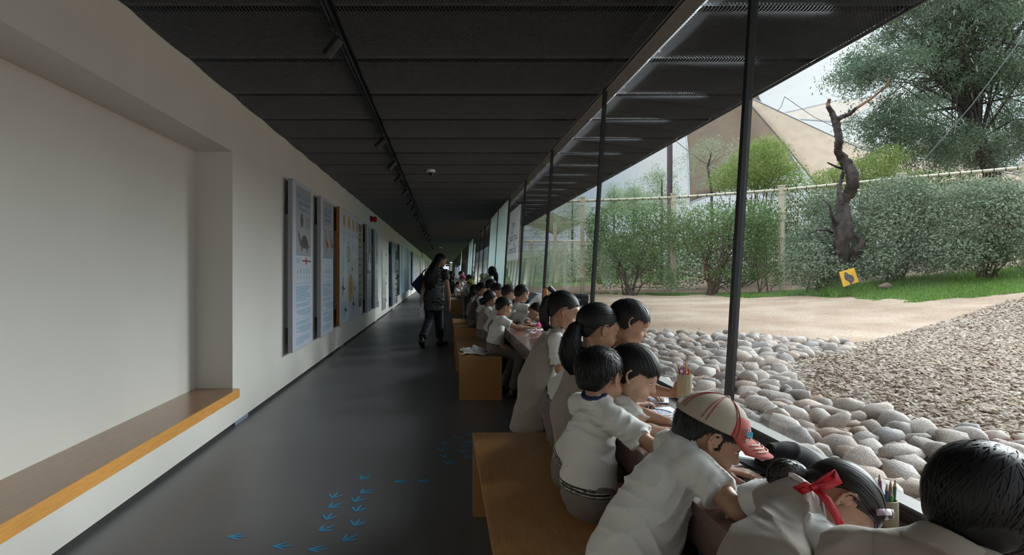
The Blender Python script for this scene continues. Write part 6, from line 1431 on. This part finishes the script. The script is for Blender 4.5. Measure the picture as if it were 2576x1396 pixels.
# ---- woman walking away
def dark_blouse():
    m = mat('black_patterned_satin', (.020, .020, .024), .38, .5, noise_amt=.0, bump=.5, bump_scale=18, stretch=(1, 1, 2.2)); n = m.node_tree; B = n.nodes['Principled BSDF']
    w = n.nodes.new('ShaderNodeTexWave'); w.inputs['Scale'].default_value = 7; w.inputs['Distortion'].default_value = 9; w.inputs['Detail'].default_value = 3; w.bands_direction = 'Z'; t_ = n.nodes.new('ShaderNodeTexCoord'); n.links.new(t_.outputs['Object'], w.inputs['Vector'])
    r = n.nodes.new('ShaderNodeValToRGB'); r.color_ramp.elements[0].color = (.006, .006, .008, 1); r.color_ramp.elements[1].color = (.075, .075, .085, 1); r.color_ramp.elements[0].position = .45; n.links.new(w.outputs['Fac'], r.inputs['Fac']); n.links.new(r.outputs['Color'], B.inputs['Base Color']); return m
M['blouse'] = dark_blouse(); M['navytrouser'] = cloth('navy_black_trousers', (.014, .015, .028))
Yw = 10.4
hd = np.array(P(1109, 656, Yw))
J = pose((-.175, 10.42, .835), 80, (-.120, 10.42, 1.335), hd, (.85, .35, -.32), s=1.42, kind='stand', hs=.80, chest=(-.150, 10.41, 1.11), wrR=(.095, 10.36, .735), elR=(.065, 10.36, 1.00), wrL=(-.40, 10.36, .80), elL=(-.355, 10.38, 1.02), shR=(.020, 10.42, 1.265), shL=(-.270, 10.44, 1.255),
         knR=(-.095, 10.50, .46), anR=(-.070, 10.42, .10), knL=(-.255, 10.36, .47), anL=(-.375, 10.00, .155), up=(.15, 0, 1))
J['toeR'] = np.array((.8, .6, 0)); J['toeL'] = np.array((.15, .75, -.65))
path = [hd+np.array((-.06, -.06, .03)), hd+np.array((-.12, -.14, -.12)), np.array((-.235, 10.26, 1.20)), np.array((-.25, 10.26, 1.10)), np.array((-.24, 10.28, 1.01))]
person('woman in a dark patterned blouse walking away down the corridor', J, vox=.0082, s=1.42, style='pony', nstr=700, seed=130, name='woman', tie=(-.05, -.09, -.02), tail=(path, [.05, .09, .115, .11, .04]), shirtmat=M['blouse'], bottom='navytrouser', belt=False, shirt_long=True, collar=None, curl=(.6, .3), palm=((1, 0, 0), (-1, 0, 0)), sleeve_f=.45, torso_f=1.10, bulk=1.0)
M['tote'] = cloth('navy_tote_cloth', (.035, .06, .115))
tb_ = thing('tote_bag', 'dark blue tote bag on the shoulder of the walking woman', 'bag', loc=(-.44, 10.5, 1.0))
at(tb_, G().poly([(-.58, 10.46, 1.07), (-.40, 10.52, 1.27), (-.30, 10.52, 1.05), (-.36, 10.48, .83), (-.47, 10.46, .93)], (.02, .10, 0)).obj('bag_body', M['tote'], bevel=.012))
at(tb_, G().tube([(-.40, 10.55, 1.25), (-.33, 10.52, 1.33), (-.27, 10.46, 1.335), (-.24, 10.50, 1.20), (-.31, 10.54, 1.06)], .011, 6).obj('strap', M['tote'], smooth=True))
pp = thing('paper_sheaf', 'white papers hanging from the hand of the walking woman', 'papers', loc=(-.41, 10.34, .64)); M['paper'] = mat('paper_white', (.72, .72, .76), .6)
at(pp, G().poly([(-.435, 10.33, .76), (-.365, 10.36, .76), (-.345, 10.36, .50), (-.415, 10.33, .49)], (.006, -.016, 0)).obj('sheet', M['paper'])); at(pp, G().poly([(-.430, 10.36, .75), (-.355, 10.38, .75), (-.330, 10.38, .54), (-.405, 10.36, .53)], (.004, -.01, 0)).obj('sheet', M['paper']))
# ================================================================ small things
CT = .7005
def sheet(name, label, cx, cy, w, h, ang, cat='drawing', curlz=.0):
    t = thing(name, label, cat, 'sheets of paper on the counter', loc=(cx, cy, CT)); ca, sa = math.cos(ang), math.sin(ang)
    ex, ey = np.array((ca, sa, 0)), np.array((-sa, ca, 0)); V = []
    for j in range(5):
        for i in range(5): u, v = i/4-.5, j/4-.5; V.append(np.array((cx, cy, CT+.0012))+ex*u*w+ey*v*h+np.array((0, 0, curlz*max(0, abs(u)+abs(v)-.7))))
    F = [(j*5+i, j*5+i+1, (j+1)*5+i+1, (j+1)*5+i) for j in range(4) for i in range(4)]; o = link('sheet', np_mesh('sheet', np.array(V), np.array(F), True), M['paper']); q = o.modifiers.new('t', 'SOLIDIFY'); q.thickness = .0008; at(t, o)
    def pt(u, v, z=.0022): return np.array((cx, cy, CT+z))+ex*u*w+ey*v*h
    return t, pt
def blob(t, pt, pts, m, nm, z=.0022): at(t, G().poly([pt(u, v, z) for u, v in pts]).obj(nm, m))
def ink(t, pt, pts, r, m, nm='ink_line', z=.0026): at(t, G().tube([pt(u, v, z) for u, v in pts], r, 4).obj(nm, m))
M['pastel_b'] = mat('pastel_blue', (.42, .60, .78), .7); M['pastel_p'] = mat('pastel_pink', (.70, .50, .68), .7); M['pastel_g'] = mat('pastel_green', (.36, .58, .42), .7); M['pastel_y'] = mat('pastel_yellow', (.80, .76, .30), .7); M['pastel_o'] = mat('pastel_orange', (.7, .45, .25), .7); M['inkblue'] = mat('marker_blue', (.02, .12, .55), .6); M['pastel_t'] = mat('pastel_teal', (.30, .58, .62), .7)
t, pt = sheet('butterfly_drawing', 'drawing of a striped pink and blue butterfly under the fringed boy hands', .905, 2.46, .21, .297, .12, curlz=.012)
for sgn, (rx, ry) in ((1, (.36, .34)), (-1, (.36, .34))):
    for k in range(6):
        a0, a1 = .12+k*.235, .12+(k+1)*.235; wing = [(0, 0)]+[(rx*1.15*math.sin(a), sgn*.05+sgn*.42*math.cos(a)*.9-.05) for a in np.linspace(a0, a1, 5)]
        wing = [(-.05, 0)]+[(-.30+.62*math.sin(a)*.9+.02, sgn*(.03+.40*math.cos(a-.35)*1.0)) for a in np.linspace(a0, a1, 5)]
        blob(t, pt, wing, M['pastel_b'] if k % 2 else M['pastel_p'], 'wing_stripe', .0020+.0001*k); ink(t, pt, [wing[0], wing[1]], .0006, M['ink'])
    for q in (1.0, 1.07): ink(t, pt, [(-.05+(x+.05)*q, y*q) for x, y in [(-.30+.62*math.sin(a)*.9+.02, sgn*(.03+.40*math.cos(a-.35))) for a in np.linspace(.05, 1.6, 14)]], .0010, M['ink'])
ink(t, pt, [(-.28, 0), (.02, 0), (.14, 0)], .0022, M['pastel_o'], 'butterfly_body'); ink(t, pt, [(.14, 0), (.22, .05), (.32, .10)], .0005, M['ink']); ink(t, pt, [(.14, 0), (.24, -.03), (.34, -.05)], .0005, M['ink'])
t, pt = sheet('flower_drawing', 'pastel drawing with yellow and purple flowers below the held cup', .965, 2.86, .21, .297, -.35, curlz=.015)
for (u, v, r, m) in ((-.1, .1, .16, 'pastel_o'), (.0, .0, .15, 'pastel_y'), (.12, -.08, .17, 'pastel_p'), (.2, -.2, .1, 'pastel_b'), (-.22, .22, .1, 'pastel_b'), (.28, -.02, .06, 'pastel_y')):
    blob(t, pt, [(u+r*math.cos(a)*(1+.15*math.sin(5*a)), v+.7*r*math.sin(a)*(1+.15*math.sin(5*a))) for a in np.linspace(0, 2*PI, 22)[:-1]], M[m], 'petal', .0020+r*.003); ink(t, pt, [(u+r*math.cos(a)*(1+.15*math.sin(5*a)), v+.7*r*math.sin(a)*(1+.15*math.sin(5*a))) for a in np.linspace(0, 2*PI, 18)], .0005, M['ink'])
blob(t, pt, [(-.45, .30), (-.2, .38), (.1, .34), (.1, .40), (-.2, .44), (-.45, .38)], M['pastel_t'], 'teal_band')
t, pt = sheet('snake_drawing', 'drawing of a curled green snake between the cap boy and the black cap', .905, 1.885, .21, .297, .25)
sn = [(-.38, -.25), (-.1, -.36), (.25, -.32), (.36, -.12), (.16, .02), (-.16, -.02), (-.26, .12), (-.05, .26), (.30, .24), (.42, .34)]; 
cc_ = [np.array(p) for p in sn]; up_s, dn_s = [], []
for i, p in enumerate(cc_):
    d = unit(np.append(cc_[min(i+1, len(cc_)-1)]-cc_[max(i-1, 0)], 0))[:2]; n_ = np.array((-d[1], d[0])); w_ = .105 if 0 < i < len(cc_)-2 else .06; up_s.append(p+n_*w_); dn_s.append(p-n_*w_)
for i in range(len(cc_)-1): blob(t, pt, [up_s[i], up_s[i+1], dn_s[i+1], dn_s[i]], M['pastel_g'], 'snake_body', .0020+.00004*i)
ink(t, pt, up_s, .0007, M['ink']); ink(t, pt, dn_s, .0007, M['ink'])
t, pt = sheet('blue_outline_drawing', 'sheet with a thick blue outline under the hands of the boy in the cap', .855, 1.63, .21, .297, .1)
ink(t, pt, [(-.45, .05), (-.38, .22), (-.15, .30), (.0, .2), (.05, .0), (.2, -.12), (.4, -.2)], .0042, M['inkblue'], 'marker_outline'); ink(t, pt, [(-.40, .02), (-.3, -.2), (-.05, -.3), (.2, -.3)], .0042, M['inkblue'], 'marker_outline'); ink(t, pt, [(-.2, .1), (.3, .0)], .0006, M['ink']); ink(t, pt, [(-.2, .0), (.3, -.1)], .0006, M['ink'])
for i, (x, y, a) in enumerate([(.92, 6.15, .1), (.86, 5.85, .5), (.95, 6.75, -.2), (.90, 7.7, .2), (.86, 1.18, .3), (.90, 9.3, .2), (.92, 3.55, .4)]):
    sheet('paper_sheet', ['white sheet under the hands of the girl behind the orange post', 'small loose paper on the open brown counter', 'white sheet lying beyond the orange post', 'sheet at the end of the second bench', 'sheet under the resting girl', 'sheet by the plum vest girl', 'sheet at the far side of the pinafore girl'][i], x, y, .21 if i != 1 else .07, .29 if i != 1 else .06, a, 'paper')
# paper scraps on the counter
g = G(); r = random.Random(4)
for i in range(9): x, y = .80+r.uniform(-.05, .08), 5.55+r.uniform(-.25, .3); g.obox((x, y, CT+.001), (r.uniform(.004, .02), .002, 0), (0, r.uniform(.004, .015), 0), (0, 0, .0006))
g.obj('paper_scraps', M['paper'], kind='stuff', label='white paper scraps scattered on the brown counter', category='scraps')
# pencil cup in the front corner
cb1 = (1.045, 1.405, .7005)
cup('pencil_cup', 'short bamboo cup of colour pencils standing by the resting girl', cb1, .0215, .062, 0)
for i, (dx, dy, L_, c) in enumerate([(-.011, .002, .115, (.22, .05, .20)), (-.005, -.006, .096, (.03, .12, .25)), (.001, -.009, .084, (.10, .30, .05)), (.007, .003, .100, (.40, .20, .08)), (.010, -.003, .104, (.02, .14, .10))]):
    pencil(['tall plum pencil in the standing cup', 'dark blue pencil in the standing cup', 'short green pencil in the standing cup', 'tan pencil in the standing cup', 'dark green pencil in the standing cup'][i], np.array(cb1)+np.array((dx, dy, .006)), (dx*5, dy*3, 1), L_, c)
# black cap lying upside on the counter
bc = thing('black_cap', 'black cap lying on the counter by the snake drawing', 'cap', loc=(.99, 1.80, CT)); c0 = np.array((1.015, 1.765, .735)); Rb = frame_from((-.90, .30, .05), (.12, .1, 1)) 
def pcap(p, d):
    q = (p-c0)@Rb; return np.maximum(np.maximum(d, (-.028-q[:, 2])), -(np.sqrt(((q-np.array((0, .045, .012)))**2/np.array((.052, .062, .034))**2).sum(1))-1)*.03)
V, Q = surf([ellp(c0, (.078, .090, .058), Rb), ellp(c0+Rb@np.array((.03, -.04, -.005)), (.05, .05, .045), Rb)], .0038, .03, disp=wrinkle(.006, 5, f=16), post=pcap); at(bc, link('crown', np_mesh('crown', V, Q, True), M['blackcloth']))
Vv = []
for j in range(8):
    for i in range(19):
        a = -1.2+2.4*i/18; x0, y0 = .074*math.sin(a), .078*math.cos(a); ext = .068*math.cos(a*.8)**.7*j/7; Vv.append(c0+Rb@np.array((x0*(1+.05*j/7), y0+ext, -.016-.020*(x0/.075)**2+.008)))
F = [(j*19+i, j*19+i+1, (j+1)*19+i+1, (j+1)*19+i) for j in range(7) for i in range(18)]; o = link('visor', np_mesh('visor', np.array(Vv), np.array(F), True), M['blackcloth']); q = o.modifiers.new('t', 'SOLIDIFY'); q.thickness = .004; at(bc, o)
at(bc, link('lining', np_mesh('lining', *surf([ellp(c0+Rb@np.array((0, .03, .004)), (.050, .050, .022), Rb)], .004, .01, disp=wrinkle(.006, 8, f=30))[:2], True), M['shirt'], label='pale grey lining inside the cap'))
# telescope and post
ts = thing('spotting_scope', 'black spotting scope aimed through the glass on its mount', 'telescope', loc=(.95, 5.0, 1.1)); Yt = 5.0
def T(px, py, dy=0): return np.array(P(px, py, Yt+dy))
ax = unit(T(1478, 756)-T(1405, 745, -.0)); 
M['scopeblk'] = mat('scope_rubber', (.018, .019, .022), .32)
a0 = T(1402, 746); 
at(ts, G().lathe(a0, ax, [(0, .030), (.02, .034), (.06, .036), (.09, .038), (.12, .046), (.185, .050), (.188, .053), (.250, .054), (.252, .048), (.246, .046)], 28).obj('barrel', M['scopeblk'], smooth=False))
at(ts, G().lathe(a0+ax*.247, ax, [(0, .046), (.002, .045)], 24).obj('objective_lens', M['blackgloss']))
e0 = T(1400, 742); ed = unit(T(1378, 719)-e0); at(ts, G().lathe(e0-ed*.01, ed, [(0, .026), (.03, .022), (.035, .019), (.05, .0185), (.052, .0215), (.10, .021), (.102, .018)], 22).obj('eyepiece', M['scopeblk']))
at(ts, G().lathe(a0-ax*.03, ax, [(0, .012), (.012, .030), (.06, .034)], 20).obj('prism_housing', M['scopeblk'])); at(ts, G().lathe(a0+ax*.06+np.array((0, 0, .038)), ax, [(0, .009), (.04, .009)], 12).obj('focus_knob', M['scopeblk']))
at(ts, G().tube([a0+ax*.07-np.array((0, 0, .03)), np.array((T(1420, 770)[0], Yt, .98)), np.array((T(1420, 770)[0], Yt, .705))], .016, 10).obj('mount', M['blackgloss']))
nrm = unit(np.cross(ax, (0, 1, 0))); c_ = a0+ax*.150+np.array((0, -.0515, .0)); rt = ax; upv = unit(np.cross((0, -1, 0), rt)); upv = upv if upv[2] > 0 else -upv
text('NAUTICA', .019, Matrix(((rt[0], upv[0], 0, c_[0]), (rt[1], upv[1], -1, c_[1]), (rt[2], upv[2], 0, c_[2]), (0, 0, 0, 1))), M['print_white'], ts)
po = thing('orange_post', 'short round orange wooden post standing on the counter by the scope', 'post', loc=(.86, 5.15, .70)); xp = (1372-CX)*5.15/FPX
M['postwood'] = mat_wood('orange_wood', (.50, .22, .04), (.62, .29, .06), (12, 12, 1.5), .4, .2)
at(po, G().lathe((xp, 5.15, .7005), (0, 0, 1), [(0, .021), (.452, .021)], 20).obj('shaft', M['postwood'])); at(po, G().lathe((xp, 5.15, 1.153), (0, 0, 1), [(0, .0225), (.008, .0225)], 20).obj('cap_ring', M['black']))
# pink pouch, tilted info board, white cloth
pk = thing('pencil_pouch', 'hot pink pencil pouch on the counter by the smiling girl', 'pouch', loc=(.99, 6.3, .70)); at(pk, link('pouch_body', np_mesh('pouch', *surf([cap((.98, 6.22, .728), (1.02, 6.40, .728), .028, .028, ((0, 0, 1), .8))], .005, .01, disp=wrinkle(.004, 3, f=25)), True), M['pinkc'])); at(pk, G().tube([(.98, 6.21, .75), (1.02, 6.41, .75)], .0025, 5).obj('zip', M['black']))
ib = thing('info_lectern', 'tilted blue and white information board on the ledge behind the boys', 'board', loc=(1.05, 7.6, .75)); at(ib, G().poly([(1.00, 7.35, .86), (1.00, 8.0, .86), (1.15, 8.0, 1.02), (1.15, 7.35, 1.02)], (0.012, 0, -.012)).obj('board', M['faceblue'])); at(ib, G().poly([(.998, 7.40, .868), (.998, 7.95, .868), (1.06, 7.95, .934), (1.06, 7.40, .934)]).obj('dark_picture', M['facedark'])); at(ib, G().box((1.06, 7.6, .70), (1.09, 7.75, .93)).obj('stand', M['grey']))
wc = thing('white_cloth', 'crumpled white cloth lying on the near end of the second bench', 'cloth', loc=(.30, 6.3, .44)); Vv = []; r = np.random.default_rng(3)
for j in range(26):
    for i in range(26):
        u, v = i/25-.5, j/25-.5; rr = math.hypot(u, v); z = .004+max(0, .5-rr)*.07*(1+math.sin(u*17+2*math.cos(v*9)))+.010*abs(math.sin(v*23+u*8)); Vv.append((.32+u*.26*(1+.15*math.sin(v*9)), 6.35+v*.50*(1+.2*math.sin(u*8)), .4405+z))
F = [(j*26+i, j*26+i+1, (j+1)*26+i+1, (j+1)*26+i) for j in range(25) for i in range(25)]; at(wc, link('folded_cloth', np_mesh('cloth', np.array(Vv), np.array(F), True), M['shirt']))
for i, (x, y) in enumerate([(.32, 18.2), (.30, 18.6), (.33, 19.0)]):
    t = thing('paper_pad', ['white paper pad on the near end of the distant bench', 'second paper pad on the distant bench', 'third paper pad beside the lanyard boy'][i], 'paper', loc=(x, y, .44)); at(t, G().box((x-.11, y-.10, .4405), (x+.11, y+.10, .452)).obj('pad', M['paper']))
